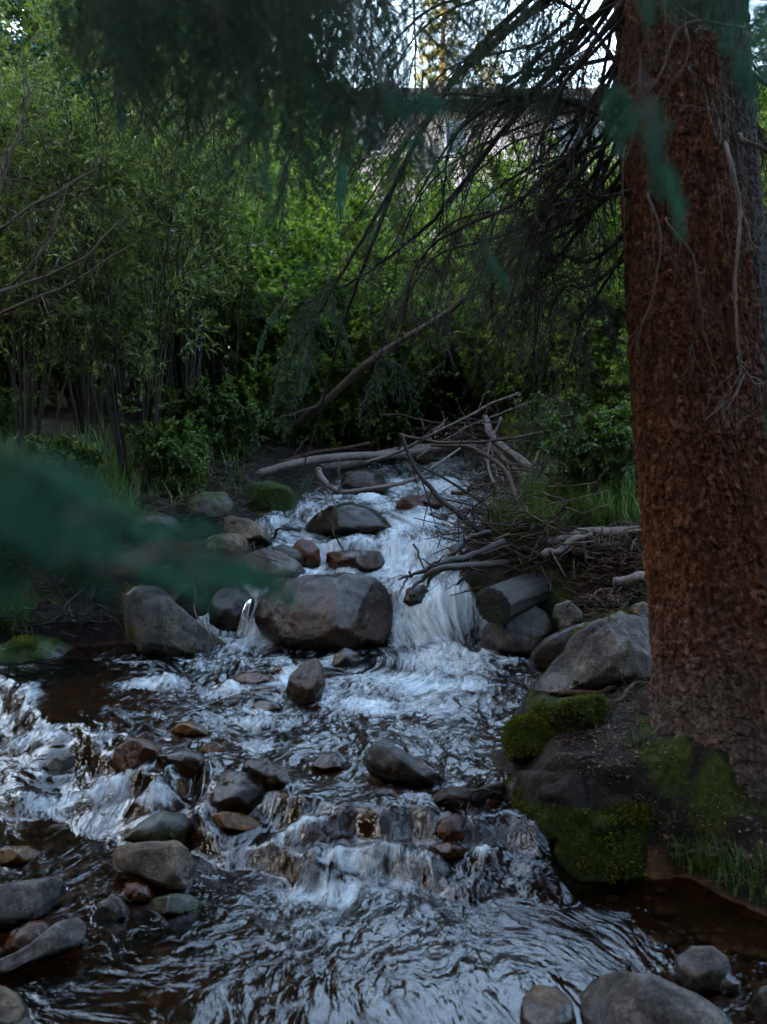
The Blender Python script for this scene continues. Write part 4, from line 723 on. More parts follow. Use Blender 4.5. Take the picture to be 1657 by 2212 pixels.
def cutlog():
    a, b = P(1064, 1308, 5.0), P(1210, 1250, 5.65); b = a + (b - a) * 1.15; n, k = 60, 48; s = np.linspace(0, 1, n); th = np.linspace(0, 2 * math.pi, k, endpoint=False)
    S, TH = np.meshgrid(s, th, indexing='ij'); t = unit(b - a); u = unit(np.cross(t, [0, 0, 1])); v = np.cross(u, t)
    r = .098 * (1 + .06 * np.cos(TH * 2 + 1) + .05 * fbm(np.cos(TH) * 2.2, np.sin(TH) * 2.2, S * 1.2, seed=91) + .09 * fbm(np.cos(TH) * 7, np.sin(TH) * 7, S * 2.5, seed=92, o=4)) * (1 - .12 * S)
    V = a + (b - a) * S[..., None] + r[..., None] * (np.cos(TH)[..., None] * u + np.sin(TH)[..., None] * v); V = V.reshape(-1, 3)
    i = np.arange(n - 1)[:, None] * k; j = np.arange(k)[None]; j2 = (j + 1) % k; Fc = np.stack([i + j, i + j2, i + k + j2, i + k + j], -1).reshape(-1, 4); Fc = np.concatenate([Fc[:, [0, 1, 2]], Fc[:, [0, 2, 3]]])
    rings = [V[:k]]; nb = len(V); VV = [V]; FF = [Fc]; prev = np.arange(k)
    for q in (.8, .55, .3):
        rr = a + (V[:k] - a) * q + t * (.006 * vn(np.cos(th) * 4, np.sin(th) * 4 + q * 9) - .012 * (1 - q))[:, None]; VV.append(rr); cur = np.arange(k) + nb; nb += k
        FF += [np.stack([prev, cur, np.roll(cur, -1)], -1), np.stack([prev, np.roll(cur, -1), np.roll(prev, -1)], -1)]; prev = cur
    VV.append(a[None]); FF.append(np.stack([prev, np.full(k, nb), np.roll(prev, -1)], -1)); V = np.concatenate(VV); Fc = np.concatenate(FF)
    ends = ss(.25, 0, ((V - a) @ t)); up_ = (V - a - np.outer((V - a) @ t, t)) @ v
    moss = np.clip(.38 * ends + .2 * ss(0, -.08, up_), 0, 1)
    return obj('cut_log', mesh('cut_log', V, Fc, M_LOG, True, {'moss': moss, 'wet': np.full(len(V), .55), 'tint': np.full(len(V), .5)}))
M_LOG = rockmat('old wet log', (.006, .0045, .003), (.016, .012, .009), (.045, .036, .03), .3)
tag(cutlog(), 'thick sawn log with a dark mossy cut end, pointing at the white fall', 'log')
logobj('driftwood_log', 'dark log with a broken knobbed end propped on the left bank boulder', Q((190,1375,5.6),(250,1300,5.7),(300,1262,5.8),(352,1238,5.9)), .040, .036, M_BROWNWOOD, 1, knob=.25)
logobj('driftwood_log', 'short mossy root lying left of the propped dark log', Q((90,1300,5.8),(130,1335,5.6),(150,1370,5.5)), .030, .035, M_BROWNWOOD, 1, knob=.3)
# black snag of roots
rt = empty('root_snag', tuple(P(1040, 1190, 5.3)), 'black wet tangle of roots reaching left over the white fall', 'driftwood')
for pts, r0, r1, ns in ((((1090,1170,5.4),(1020,1200,5.3),(960,1215,5.2),(905,1236,5.1),(862,1250,5.1)), .028, .006, 6), (((1100,1215,5.4),(1010,1222,5.2),(950,1228,5.1),(915,1248,5.1),(890,1268,5.05)), .026, .008, 5),
        (((1060,1150,5.4),(1010,1165,5.4),(985,1190,5.3),(960,1215,5.3)), .02, .008, 6), (((960,1225,5.2),(930,1250,5.1),(922,1268,5.1)), .010, .007, 1), (((1030,1210,5.3),(1000,1250,5.2),(985,1262,5.2)), .012, .005, 3), (((1010,1150,5.5),(1005,1120,5.5),(1012,1100,5.5)), .008, .003, 3)):
    mb = MB(); c = spline(Q(*pts), 22) + rv(22, .003); mb.tube(c, np.linspace(r0, r1, 22) * (1 + .2 * vn(np.linspace(0, 9, 22), np.zeros(22))), 8)
    for _ in range(ns):
        i = rng.integers(4, 20); d = unit(rv() + np.array([-.3, 0, .1])); L = rng.uniform(.05, .16); mb.tube(c[i] + d * np.linspace(0, L, 5)[:, None] + rv(5, .004), np.linspace(r0 * .35, .002, 5), 5)
    child('root', mb.build('root', M_WETWOOD), rt)
for lb, pts, r in (('thin bent stick standing in the smooth ledge left of the white fall', ((712,1118,6.1),(722,1145,6.05),(738,1180,6.0),(766,1230,5.85)), .007), ('thin bent stick leaning on the big grey left boulder', ((418,1255,5.2),(424,1310,5.15),(440,1350,5.1),(468,1398,5.1)), .006),
        ('dark bent stick poking up behind the red brown boulder', ((233,1538,4.45),(258,1550,4.4),(275,1568,4.35),(292,1590,4.3)), .008), ('forked dark stick standing left of the black roots', ((896,1175,5.4),(907,1200,5.35),(918,1225,5.3),(931,1254,5.25)), .006),
        ('thin grey stick hanging from the roots into the main fall', ((882,1245,5.1),(868,1275,5.05),(858,1305,5.0)), .006), ('short dark stick in front of the upright brown rock', ((562,1470,4.9),(590,1462,4.85),(618,1475,4.8)), .006),
        ('driftwood stick bent over the stones by the left white channel', ((585,1172,6.3),(598,1145,6.3),(625,1140,6.35),(650,1150,6.4)), .012), ('orange brown stick below the green spruce tip', ((650,1035,6.7),(690,1050,6.6),(730,1070,6.5)), .010),
        ('grey stick lying on the stones behind the teal blur', ((420,1130,6.4),(450,1118,6.4),(490,1115,6.4)), .010)):
    logobj('stick', lb, Q(*pts), r, r * .6, M_TWIG if 'grey' not in lb else M_GREYWOOD, 1, k=7, cat='stick', sublen=(.04, .1))
# rotten log end poking from the mossy mound
logobj('rotten_log', 'dark rotten log end jutting from the mossy mound over the step', Q((958,1718,3.33),(1000,1716,3.34),(1050,1712,3.36),(1110,1718,3.40),(1160,1730,3.46)), .016, .048, M_WETWOOD, 14, k=20, knob=.55, sublen=(.03, .09), wob=.02)
# roots on the bank
for lb, pts, r in (('root running along the bank edge behind the bright moss cushion', ((1210,1500,4.5),(1290,1496,4.4),(1320,1488,4.3),(1340,1475,4.25),(1390,1462,4.1),(1430,1440,3.95)), .012), ('thin root looping over the soil in front of the big spruce', ((1430,1740,3.2),(1450,1790,3.1),(1440,1820,3.05)), .005),
        ('pair of grey roots above the grass tuft at the lower right', ((1450,1828,3.0),(1500,1832,3.0),(1560,1838,3.0),(1640,1858,3.0)), .010), ('lower grey root above the grass tuft', ((1455,1850,2.95),(1530,1845,2.95),(1600,1860,2.95),(1680,1885,2.95)), .009), ('root curling down the soil below the spruce base', ((1330,1520,4.0),(1350,1500,4.0),(1370,1480,4.0),(1400,1475,3.9)), .010)):
    pts3 = []
    for q in pts:
        h_ = hit(q[0], q[1]); pts3.append((h_[0], h_[1], h_[2] + .004))
    logobj('root', lb, pts3, r, r * .7, M_BROWNWOOD, 3, k=8, cat='root', sublen=(.05, .15), wob=.006)
# driftwood twig litter: uncountable
def pile(name, label, regs, n, mat, L=(.06, .3), r=(.0015, .006), lift=.06):
    mb = MB()
    for _ in range(n):
        x0, x1, y0, y1 = regs[rng.integers(len(regs))]; q = hit(rng.uniform(x0, x1), rng.uniform(y0, y1)); q = q + [0, 0, abs(rng.normal(0, lift))]
        a = rng.uniform(0, math.pi); d = np.array([math.cos(a), math.sin(a), rng.normal(0, .25)]); l = rng.uniform(*L); rr = rng.uniform(*r)
        s = np.linspace(-.5, .5, 5)[:, None]; mb.tube(q + d * l * s + rv(5, .012 * l / .2) , np.linspace(rr, rr * .5, 5), 5)
    o = obj(name, mb.build(name, mat)); tag(o, label, 'twigs', kind='stuff')
pile('driftwood_twigs', 'heap of brown drift twigs on the right bank by the spruce', [(1210,1420,1165,1235),(1290,1420,1200,1300),(1240,1330,1260,1350)], 520, M_BROWNWOOD)
pile('twig_litter', 'dead twigs caught among the stones and trunks on the left bank', [(0,260,1180,1380),(250,560,1000,1240),(420,760,960,1040)], 420, M_TWIG, (.08, .45), (.0015, .006), .05)
pile('jam_twigs', 'tangle of thin twigs under the fallen trunks and on the earth clump', [(760,1160,930,1010),(1040,1240,1000,1110),(1020,1200,1150,1240)], 620, M_BROWNWOOD, (.12, .9), (.0012, .006), .13)
pile('bank_twigs', 'fine dead twigs and needles lying on the soil by the spruce', [(1200,1440,1530,1690),(1300,1657,1700,1880),(1330,1420,1450,1540)], 420, M_BROWNWOOD, (.02, .12), (.0007, .002), .004)
pile('bank_twigs', 'dead sticks and debris on the shaded left bank', [(0,420,1060,1260),(380,520,1040,1110)], 300, M_BROWNWOOD, (.08, .4), (.001, .006), .04)
logobj('fallen_trunk', 'thin dark trunk sagging into the left bank behind the others', Q((300,985,8.0),(420,1012,7.9),(540,1012,7.9),(660,985,8.0),(800,955,8.2)), .022, .014, M_BROWNWOOD, 10, group=LG, sublen=(.2,.6))
for lb, pts in (('lowest long bare willow stem leaning right at the left edge', ((-30,690,5.6),(60,655,5.6),(160,605,5.7),(290,525,5.8))), ('second bare willow stem leaning right at the left edge', ((-30,670,5.5),(50,590,5.5),(110,500,5.6),(150,400,5.7))), ('bare willow stem with side twigs leaning right, higher up', ((-30,520,5.6),(60,455,5.7),(150,400,5.8),(225,345,5.9))),
        ('bare willow stem bending right above the lowest one', ((-20,640,5.4),(80,600,5.5),(180,560,5.6),(250,480,5.7))), ('pale bare stem at the upper left edge', ((-20,470,5.3),(20,350,5.4),(60,230,5.5),(40,120,5.6)))):
    logobj('bare_branch', lb, Q(*pts), .012, .004, M_BROWNWOOD, 10, k=8, cat='branch', group='bare willow stems at the left edge', sublen=(.15, .5))
# pebbles on the stream bed
def bedstones(regs, n):
    V0, F0 = ico(2); VV, FF, TT = [], [], []; c_ = 0
    for _ in range(n):
        x0, x1, y0, y1 = regs[rng.integers(len(regs))]; q = hit(rng.uniform(x0, x1), rng.uniform(y0, y1), T)
        if q[2] > W(q[:1], q[1:2])[0] - .045: continue
        s_ = rng.uniform(.010, .038) * rng.uniform(.5, 1.2)
        v = V0 * (1 + .18 * rng.normal(size=(1, 3))) * [s_, s_ * rng.uniform(.6, 1.1), s_ * rng.uniform(.4, .7)]; a = rng.uniform(0, 6.28); v = v @ np.array([[math.cos(a), math.sin(a), 0], [-math.sin(a), math.cos(a), 0], [0, 0, 1]]); v = v * (1 + .08 * vn(v[:, 0] * 60 + _, v[:, 1] * 60, v[:, 2] * 60))[:, None]
        VV.append(v + q); FF.append(F0 + c_); TT.append(np.full(len(v), rng.random())); c_ += len(v)
    o = obj('streambed_pebbles', mesh('streambed_pebbles', np.concatenate(VV), np.concatenate(FF), M_PEB, True, {'tint': np.concatenate(TT)})); tag(o, 'brown and amber pebbles on the bed of the near pool, seen through the water', 'pebbles', kind='stuff')
def pebmat():
    m, nt = newmat('bed pebble'); n = N(nt); g = n('NewGeometry').outputs['Position']
    c = n.ramp(n.attr('tint'), [(0, (.03, .012, .004)), (.3, (.10, .04, .012)), (.55, (.05, .035, .025)), (.8, (.16, .09, .03)), (1, (.12, .10, .08))]); nz_ = n.noise(g, 60, 4, .7)
    c = n.mix(n.ramp(nz_, [(.4, (0, 0, 0)), (.65, (1, 1, 1))]), n.mix(.6, c, (.01, .006, .003)), c)
    n.out(n('BsdfPrincipled', Base_Color=c, Roughness=.5).outputs[0]); return m
M_PEB = pebmat()
bedstones([(-60,500,1900,2260),(-60,300,1780,1950),(1250,1720,1900,2260),(1250,1600,2000,2230),(0,260,1400,1480),(400,1250,2050,2260)], 900)
# thin spout between two stones
def spout(label, top, bot, w0, w1, Yt, Yb):
    n, k = 26, 16; a, b = P(*top, Yt), P(*bot, Yb); s = np.linspace(0, 1, n)[:, None]; c = a + (b - a) * s; c[:, 2] = a[2] + (b[2] - a[2]) * (s[:, 0] ** 1.5); c[:, 1] = a[1] + (b[1] - a[1]) * (s[:, 0] ** .7)
    V = []; 
    for i in range(n):
        wd = w0 + (w1 - w0) * i / n
        for j in range(k):
            t = j / k * 2 * math.pi; rr = 1 + .25 * math.sin(j * 2.7 + 1)
            V.append(c[i] + np.array([math.cos(t) * wd * (1 + .05 * rng.normal()), math.sin(t) * wd * .35 * rr, 0]))
    V = np.array(V); i = np.arange(n - 1)[:, None] * k; j = np.arange(k)[None]; j2 = (j + 1) % k; Fc = np.stack([i + j, i + j2, i + k + j2, i + k + j], -1).reshape(-1, 4)
    fl = V.copy() ; fl[:, 1] = V[:, 2] * .6
    o = obj('water_spout', mesh('water_spout', V, Fc, M_WATER, True, {'foam': np.repeat(np.linspace(.25, .75, n), k), 'speed': np.ones(n * k)}, fl)); tag(o, kind='structure')
spout('', (541,1292), (522,1372), .009, .030, 5.45, 5.30)
spout('', (1032,1762), (1045,1850), .016, .04, 3.52, 3.40)
# ---------------------------------------------------------------- shrubs, trees and undergrowth
def shrub_mesh(seed, nst, H, spread, leaf=(.075, .016), nbr=9, ntw=4, nlf=9, broad=False, lean=(0, 0), mat=M_WILLOW, stemr=.012, low=.25, smat=M_STEM, up=.5):
    global rng
    old = rng; rng = np.random.default_rng(seed); mb = MB(); LP, LD = [], []
    for _ in range(nst):
        a = rng.uniform(0, 2 * math.pi); sp_ = spread * rng.uniform(.2, 1) ; h = H * rng.uniform(.65, 1.05)
        top = np.array([math.cos(a) * sp_ + lean[0], math.sin(a) * sp_ + lean[1], h]); b = np.array([math.cos(a), math.sin(a), 0]) * rng.uniform(.02, .16) * spread
        n = 16; s = np.linspace(0, 1, n)[:, None]; c = b + (top - b) * s + np.array([0, 0, .18 * h]) * s * (1 - s) * 1.2 + np.cumsum(rv(n, .016 * H / 3), 0) * s
        r0 = stemr * rng.uniform(.45, 1.3); rad = np.linspace(r0, r0 * .22, n); mb.tube(c, rad, 6, cap=False)
        for _ in range(nbr):
            f = rng.uniform(low, 1); i = min(int(f * (n - 1)), n - 2); t = unit(c[i + 1] - c[i]); d = unit(t * .7 + rv(s=.55) + np.array([0, 0, up])); L = H * rng.uniform(.10, .26) * (1.25 - .6 * f); m = 8
            q = c[i] + d * L * np.linspace(0, 1, m)[:, None] + np.cumsum(rv(m, .018 * L / .5), 0); mb.tube(q, np.linspace(rad[i] * .5, .0012, m), 4, cap=False)
            for _ in range(ntw):
                k = rng.integers(1, m); e = unit(d + rv(s=.6)); l = L * rng.uniform(.2, .55); w_ = np.linspace(0, 1, 4)[:, None]; q2 = q[k] + e * l * w_ + np.array([0, 0, -.12 * l]) * w_ ** 2; mb.tube(q2, np.linspace(.0018, .0008, 4), 3, cap=False)
                fl = rng.uniform(.1, 1.05, nlf)[:, None]; LP.append(q2[0] + (q2[-1] - q2[0]) * fl); LD.append(unit(e * .7 + rv(nlf, .55)))
            fl = rng.uniform(.3, 1, nlf // 2 + 1)[:, None]; LP.append(q[0] + (q[-1] - q[0]) * fl); LD.append(unit(d * .6 + rv(len(fl), .6)))
    P_ = np.concatenate(LP); D_ = np.concatenate(LD); m = len(P_)
    V, Fc, t = leafmesh(P_, D_, unit(rv(m, .45) + [0, 0, 1]), leaf[0] * rng.uniform(.6, 1.2, m), leaf[1] * rng.uniform(.7, 1.2, m), broad)
    rng = old
    return mb.build('stems', smat), mesh('foliage', V, Fc, mat, False, {'tint': t})
def plant(name, label, ms, x, y, cat='shrub', group=None, s=1, rz=0, z=None):
    e = empty(name, (x, y, (gz(x, y) - .03) if z is None else z), label, cat, group, rz, s)
    a, b = ms; obj(a.name.split('.')[0], a, e); obj(b.name.split('.')[0], b, e); return e
WA = shrub_mesh(101, 15, 3.0, .9, nbr=11, ntw=5, nlf=9)
WB = shrub_mesh(102, 12, 2.7, .8, nbr=10, ntw=5, nlf=9, lean=(.35, 0))
WC = shrub_mesh(103, 18, 3.6, .6, (.085, .018), nbr=10, ntw=4, nlf=8, low=.4)
BA = shrub_mesh(111, 22, 1.5, .75, (.055, .036), nbr=12, ntw=5, nlf=9, broad=True, mat=M_BROAD, stemr=.006, low=.1)
BB = shrub_mesh(112, 22, 2.4, .9, (.060, .040), nbr=13, ntw=5, nlf=9, broad=True, mat=M_BROAD, stemr=.008, low=.12)
BC = shrub_mesh(113, 30, .75, .5, (.05, .030), nbr=8, ntw=4, nlf=7, broad=True, mat=M_GRASS, stemr=.003, low=.1)
BD = shrub_mesh(114, 16, 4.2, 1.1, (.065, .045), nbr=16, ntw=6, nlf=9, broad=True, mat=M_BROAD, stemr=.016, low=.2)
def at(px, Y): return P(px, 900, Y)[0]
WG = 'willows on the left bank'
for ms, px, Y, s, rz, lb in ((WA, 290, 6.6, 1.0, .3, 'leafy willow with two dark stems, nearest the stream on the left bank'), (WB, 60, 6.9, 1.0, 1.3, 'willow with several leaning dark stems at the left edge'), (WA, 190, 7.6, .95, 2.4, 'dense upright willow between the two nearest ones'),
        (WC, 400, 7.9, .85, 3.3, 'tall straight stemmed willow behind the two dark stems'), (WC, -60, 7.8, .9, 4.4, 'tall willow cut by the left edge of the frame'), (WB, 480, 8.6, .9, 5.0, 'lighter green willow above the broken diagonal trunk'), (WA, 60, 8.8, 1.1, 5.6, 'willow farthest back on the left bank')):
    plant('willow_shrub', lb, ms, at(px, Y), Y, group=WG, s=s, rz=rz)
BG = 'leafy shrubs behind the head of the stream'
for ms, px, Y, s, rz, lb in ((BB, 560, 9.4, 1.0, .2, 'broad leaved shrub left behind the jam, over the fallen trunks'), (BA, 650, 8.9, 1.0, 1.2, 'low leafy shrub directly above the diagonal trunk'), (BB, 740, 10.2, 1.1, 2.0, 'bright leafy shrub behind the middle of the diagonal trunk'), (BA, 830, 9.8, 1.1, 3.1, 'low bright shrub behind the head of the rapids'),
        (BB, 900, 11.2, 1.0, 4.2, 'tall leafy shrub straight above the rapids'), (BA, 960, 10.6, 1.1, 5.1, 'round leafy shrub just right of the head of the rapids'), (BB, 1050, 10.8, 1.05, .9, 'yellow green shrub behind the hanging bare branches'), (BA, 1120, 9.2, 1.1, 1.9, 'leafy shrub behind the grey split trunk'),
        (BB, 1190, 10.0, 1.0, 2.9, 'leafy shrub left of the spruce trunk, farther back'), (BA, 1230, 8.4, 1.1, 3.8, 'leafy shrub close beside the spruce trunk on the left'), (BB, 1320, 9.0, 1.0, 4.9, 'shrub half hidden by the left side of the spruce trunk'), (BA, 1300, 7.6, .9, 5.8, 'low shrub at the foot of the shrub beside the spruce'),
        (BA, 780, 8.7, .9, 1.9, 'low leafy shrub in the dark hollow left of the head of the rapids'), (BA, 880, 9.9, 1.0, 2.9, 'low leafy shrub at the very head of the rapids'), (BB, 820, 8.9, .8, .4, 'leafy shrub behind the diagonal trunk, right part'), (BA, 700, 8.5, .55, .7, 'small leafy shrub on the driftwood under the diagonal trunk'), (BA, 790, 9.0, .6, 1.4, 'small leafy shrub left of the very head of the rapids'), (BA, 600, 8.3, .5, 2.2, 'smallest leafy shrub left of the diagonal trunk foot'), (BA, 930, 10.4, .75, 3.0, 'small leafy shrub straight behind the jam'), (BA, 1040, 10.2, .75, 4.0, 'small leafy shrub behind the right part of the jam'), (BB, 1700, 8.0, 1.1, .5, 'yellow green shrub right of the spruce trunk'), (BB, 450, 10.5, 1.15, 1.6, 'dark leafy shrub behind the willows, right part'), (BB, 300, 10.8, 1.2, 2.6, 'dark leafy shrub behind the willows, middle part'), (BB, 130, 10.6, 1.2, 3.6, 'dark leafy shrub behind the willows, left part'), (BB, -60, 10.4, 1.2, 4.6, 'dark leafy shrub behind the willows at the frame edge'),
        (BB, 1500, 9.6, 1.1, 5.4, 'leafy shrub hidden behind the spruce trunk'), (BA, 380, 9.0, 1.1, .1, 'low shrub in the shade under the willows'), (BA, 180, 9.2, 1.1, 1.1, 'low leafy shrub in the shade left under the willows'), (BA, 0, 9.0, 1.1, 2.1, 'low shrub in the shade at the far left')):
    plant('leafy_shrub', lb, ms, at(px, Y), Y, group=BG, s=s, rz=rz)
TG = 'young aspens behind the shrubs'
for px, Y, s, rz, lb in ((520, 13, .95, .3, 'young aspen behind the light willow'), (700, 14, .95, 1.5, 'young aspen left of the house corner'), (860, 15.5, .8, 2.6, 'young aspen below the left end of the house'), (1010, 14.5, .75, 3.7, 'young aspen in front of the house wall'), (1160, 14, .72, 4.8, 'young aspen below the house windows'), (1350, 14, .8, 5.5, 'young aspen behind the spruce trunk'),
        (340, 13, 1.2, .9, 'taller aspen behind the willows'), (150, 12.5, 1.2, 2.2, 'aspen behind the left willows'), (-60, 12.5, 1.1, 3.2, 'aspen at the left frame edge'), (1720, 12.5, 1.0, 4.1, 'aspen right of the spruce trunk'), (610, 17, 1.2, 5.0, 'aspen in front of the dark conifers')):
    plant('aspen_tree', lb, BD, at(px, Y), Y, 'tree', TG, s, rz)
# low growing plants on the banks
for px, py, s, lb in ((1290, 1090, .9, 'low leafy plant in the grass nearest the spruce trunk'), (1360, 1050, 1.0, 'bright leafy plant touching the left side of the spruce trunk'), (1240, 1010, .9, 'leafy plant at the right end of the jam'), (1190, 1000, .8, 'low leafy plant right behind the thick split trunk'), (620, 965, .8, 'dark leafy plant on the driftwood under the diagonal trunk'), (520, 940, .9, 'leafy plant left of the broken diagonal trunk'), (700, 900, .9, 'leafy plant above the second fallen trunk'),
        (1340, 970, 1.0, 'leafy plant behind the bright one by the spruce'), (860, 880, 1.1, 'bright plant above the head of the rapids'), (1000, 880, 1.1, 'bright plant above the right end of the jam'), (760, 870, 1.1, 'low plant behind the pale rising branch'), (1130, 900, 1.0, 'bright low plant behind the split trunk top'), (420, 960, .9, 'low plant in the willow shade near the stream'), (330, 1020, .6, 'leafy plant at the foot of the two dark willow stems'), (20, 960, .7, 'leafy plant in the shade at the left edge'), (380, 1080, .9, 'leafy plant on the bank edge behind the teal blur'), (150, 1080, .7, 'leafy plant half hidden behind the teal blur'), (500, 1000, .9, 'leafy plant beside the dark hollow under the trunks')):
    q = hit(px, py); plant('leafy_plant', lb, BC, q[0], q[1], 'plant', 'low plants along the upper banks', s * .8, rng.uniform(0, 6))
# grass, horsetail: blades in uncountable masses
def blades(name, label, regs, n, mat, H=(.08, .2), wd=.004, bend=.6, cat='grass', per=7, dirx=0):
    ps, ds, hs = [], [], []
    for _ in range(n // per):
        x0, x1, y0, y1 = regs[rng.integers(len(regs))]; q = hit(rng.uniform(x0, x1), rng.uniform(y0, y1))
        if q[2] <= W(np.array([q[0]]), np.array([q[1]]))[0] + .012: continue
        for _ in range(per): ps.append(q + [rng.normal(0, .02), rng.normal(0, .02), -.01]); a = rng.uniform(0, 6.28); ds.append((math.cos(a) + dirx, math.sin(a), 0)); hs.append(rng.uniform(*H))
    p = np.array(ps); d = unit(np.array(ds)); h = np.array(hs)[:, None]; m = len(p); sd_ = unit(np.cross(d, [0, 0, 1.])) * wd / 2; bd = bend * rng.uniform(.2, 1.3, (m, 1))
    V = []
    for s, wq in ((0, 1), (.35, .9), (.7, .65), (1, 0.05)):
        c = p + np.array([0, 0, 1.]) * h * (s - .35 * bd * s * s) + d * h * bd * s * s * .9; V += [c - sd_ * wq, c + sd_ * wq]
    V = np.stack(V, 1); k = 8; fl = np.array([(0, 1, 3, 2), (2, 3, 5, 4), (4, 5, 7, 6)]); Fc = (fl[None] + (np.arange(m) * k)[:, None, None]).reshape(-1, 4)
    o = obj(name, mesh(name, V.reshape(-1, 3), Fc, mat, True, {'tint': np.repeat(rng.random(m), k)})); tag(o, label, cat, kind='stuff')
blades('bank_grass', 'long grass and horsetail on the right bank beside the jam', [(1130,1420,1040,1150),(1170,1300,1080,1150),(1060,1200,1140,1190)], 7000, M_GRASS, (.10, .34), .005)
blades('bank_grass', 'grass growing in the willow shade on the left bank', [(0,520,960,1100),(0,300,1000,1180)], 3200, M_GRASS, (.10, .34), .006)
blades('bank_grass', 'grass tuft hanging over the pool at the lower right', [(1440,1600,1860,1900),(1500,1657,1880,1960),(1460,1520,1850,1880)], 900, M_GRASS, (.05, .15), .0032, .9, dirx=-.5)
blades('bank_grass', 'thin grass blades against the foot of the spruce', [(1360,1400,1600,1625),(1330,1420,1330,1400)], 160, M_GRASS, (.04, .10), .0025)
blades('bank_grass', 'grass beside the left edge stone', [(-20,60,1290,1370)], 500, M_GRASS, (.08, .2), .004)
blades('ground_cover', 'dense green ground cover beyond the head of the stream', [(400,1400,820,930),(400,700,900,960),(1080,1400,900,1000)], 9000, M_BROAD, (.12, .4), .03, .5, per=5)
blades('moss_fuzz', 'short moss shoots on the mossy mounds', [(1075,1420,1690,1860),(1092,1210,1552,1640)], 300, M_GRASS, (.01, .03), .002)
# moss shoots standing on the mounds and mossy stones
def mossfuzz(names, n):
    ps, ns = [], []
    for o in list(col.objects):
        if o.name.split('.')[0] not in names: continue
        me = o.data; nv = len(me.vertices); co = np.empty(nv * 3, np.float32); me.vertices.foreach_get('co', co); no = np.empty(nv * 3, np.float32); me.vertices.foreach_get('normal', no); co = co.reshape(-1, 3) + np.array(o.location); no = no.reshape(-1, 3)
        at_ = me.attributes.get('moss'); mo = np.empty(nv, np.float32); at_.data.foreach_get('value', mo); co3 = co * 9; pt = fbm(co3[:, 0], co3[:, 1], co3[:, 2], seed=44, o=3); ok = (mo + .5 * pt > .55 + .5 * rng.random(nv)) & (no[:, 2] > -.3) & (no[:, 1] < .5); idx = np.nonzero(ok)[0]
        if len(idx) < 40: continue
        pick = rng.choice(idx, min(n, len(idx) * 6)); ps.append(co[pick] + rv(len(pick), .006)); ns.append(no[pick])
    p = np.concatenate(ps); nn = np.concatenate(ns); m = len(p); V, Fc, t = leafmesh(p - nn * .003, unit(nn + rv(m, .5)), unit(rv(m)), rng.uniform(.006, .016, m), rng.uniform(.003, .006, m))
    o = obj('moss', mesh('moss', V, Fc, M_MOSS, False, {'tint': t})); tag(o, 'short green moss shoots covering the mounds of the right bank', 'moss', kind='stuff')
M_MOSS = leafmat('moss shoot', (.015, .020, .003), (.048, .056, .006), (.12, .12, .012), .8, .15, .1)
mossfuzz(('mossy_mound',), 15000)
mossfuzz(('rock', 'cut_log'), 3500)
# fallen leaves on the path
def litter():
    ps = []
    for (x0, x1, y0, y1, n) in ((1200,1460,1520,1680,700),(1300,1657,1690,1860,420),(1330,1420,1450,1530,160)):
        for _ in range(n):
            q = hit(rng.uniform(x0, x1), rng.uniform(y0, y1), lambda a, b: T(a, b)); 
            if q[2] > W(np.array([q[0]]), np.array([q[1]]))[0] + .03: ps.append(q + [0, 0, .004])
    p = np.array(ps); m = len(p); d = rv(m); d[:, 2] *= .25; V, Fc, t = leafmesh(p, unit(d), unit(rv(m, .35) + [0, 0, 1]), rng.uniform(.006, .024, m), rng.uniform(.004, .011, m), True)
    o = obj('leaf_litter', mesh('leaf_litter', V, Fc, M_LITTER, False, {'tint': t})); tag(o, 'brown fallen leaves scattered on the soil by the spruce', 'leaves', kind='stuff')
litter()
# conifers
def conifer(seed, H, Rr, mat, dens=1.0, nl=.10):
    global rng
    old = rng; rng = np.random.default_rng(seed); mb = MB(); mb.tube([(0, 0, 0), (0, 0, H * .5), (.05, 0, H)], [H * .016, H * .010, .01], 8)
    lp, ld = [], []; z = H * .06
    while z < H * .98:
        R_ = Rr * (1 - z / H) ** .8 + .1
        for _ in range(int(6 * dens) + 1):
            a = rng.uniform(0, 6.28); L = R_ * rng.uniform(.7, 1.1); n = 8; s = np.linspace(0, 1, n)[:, None]; d = np.array([math.cos(a), math.sin(a), .05]); q = np.array([0, 0, z]) + d * L * s + np.array([0, 0, -.35 * L]) * s * s
            mb.tube(q, np.linspace(.02 * L / 2 + .004, .003, n), 4, cap=False); m = int(46 * L * dens)
            f = rng.uniform(.15, 1, m); pi = q[0] + (q[-1] - q[0]) * f[:, None]; pi[:, 2] = z + (d[2] * f - .35 * f * f) * L; sd_ = np.array([-d[1], d[0], 0]); off = rng.normal(0, 1, m)[:, None] * (.30 * (1 - f[:, None]) + .08) * L * .6
            lp.append(pi + sd_ * off - [0, 0, .06] * abs(off)); ld.append(unit(d + sd_ * np.sign(off) * .8 + rv(m, .3) + [0, 0, -.35]))
        z += H * .028 / dens ** .5
    p = np.concatenate(lp); dd = np.concatenate(ld); m = len(p); k = 4
    p = np.repeat(p, k, 0) + rv(m * k, .035); dd = unit(np.repeat(dd, k, 0) + rv(m * k, .4)); V, Fc, t = leafmesh(p, dd, unit(rv(m * k)), nl * rng.uniform(.5, 1.2, m * k), .018)
    rng = old; return mb.build('trunk', M_BROWNWOOD), mesh('crown', V, Fc, mat, False, {'tint': t})
CA = conifer(201, 12, 2.3, M_NEEDLE, 1.0, .14); CB = conifer(202, 10, 2.2, M_BLUE, 1.0, .13); CC = conifer(203, 15, 2.4, M_FAR, 1.0, .22)
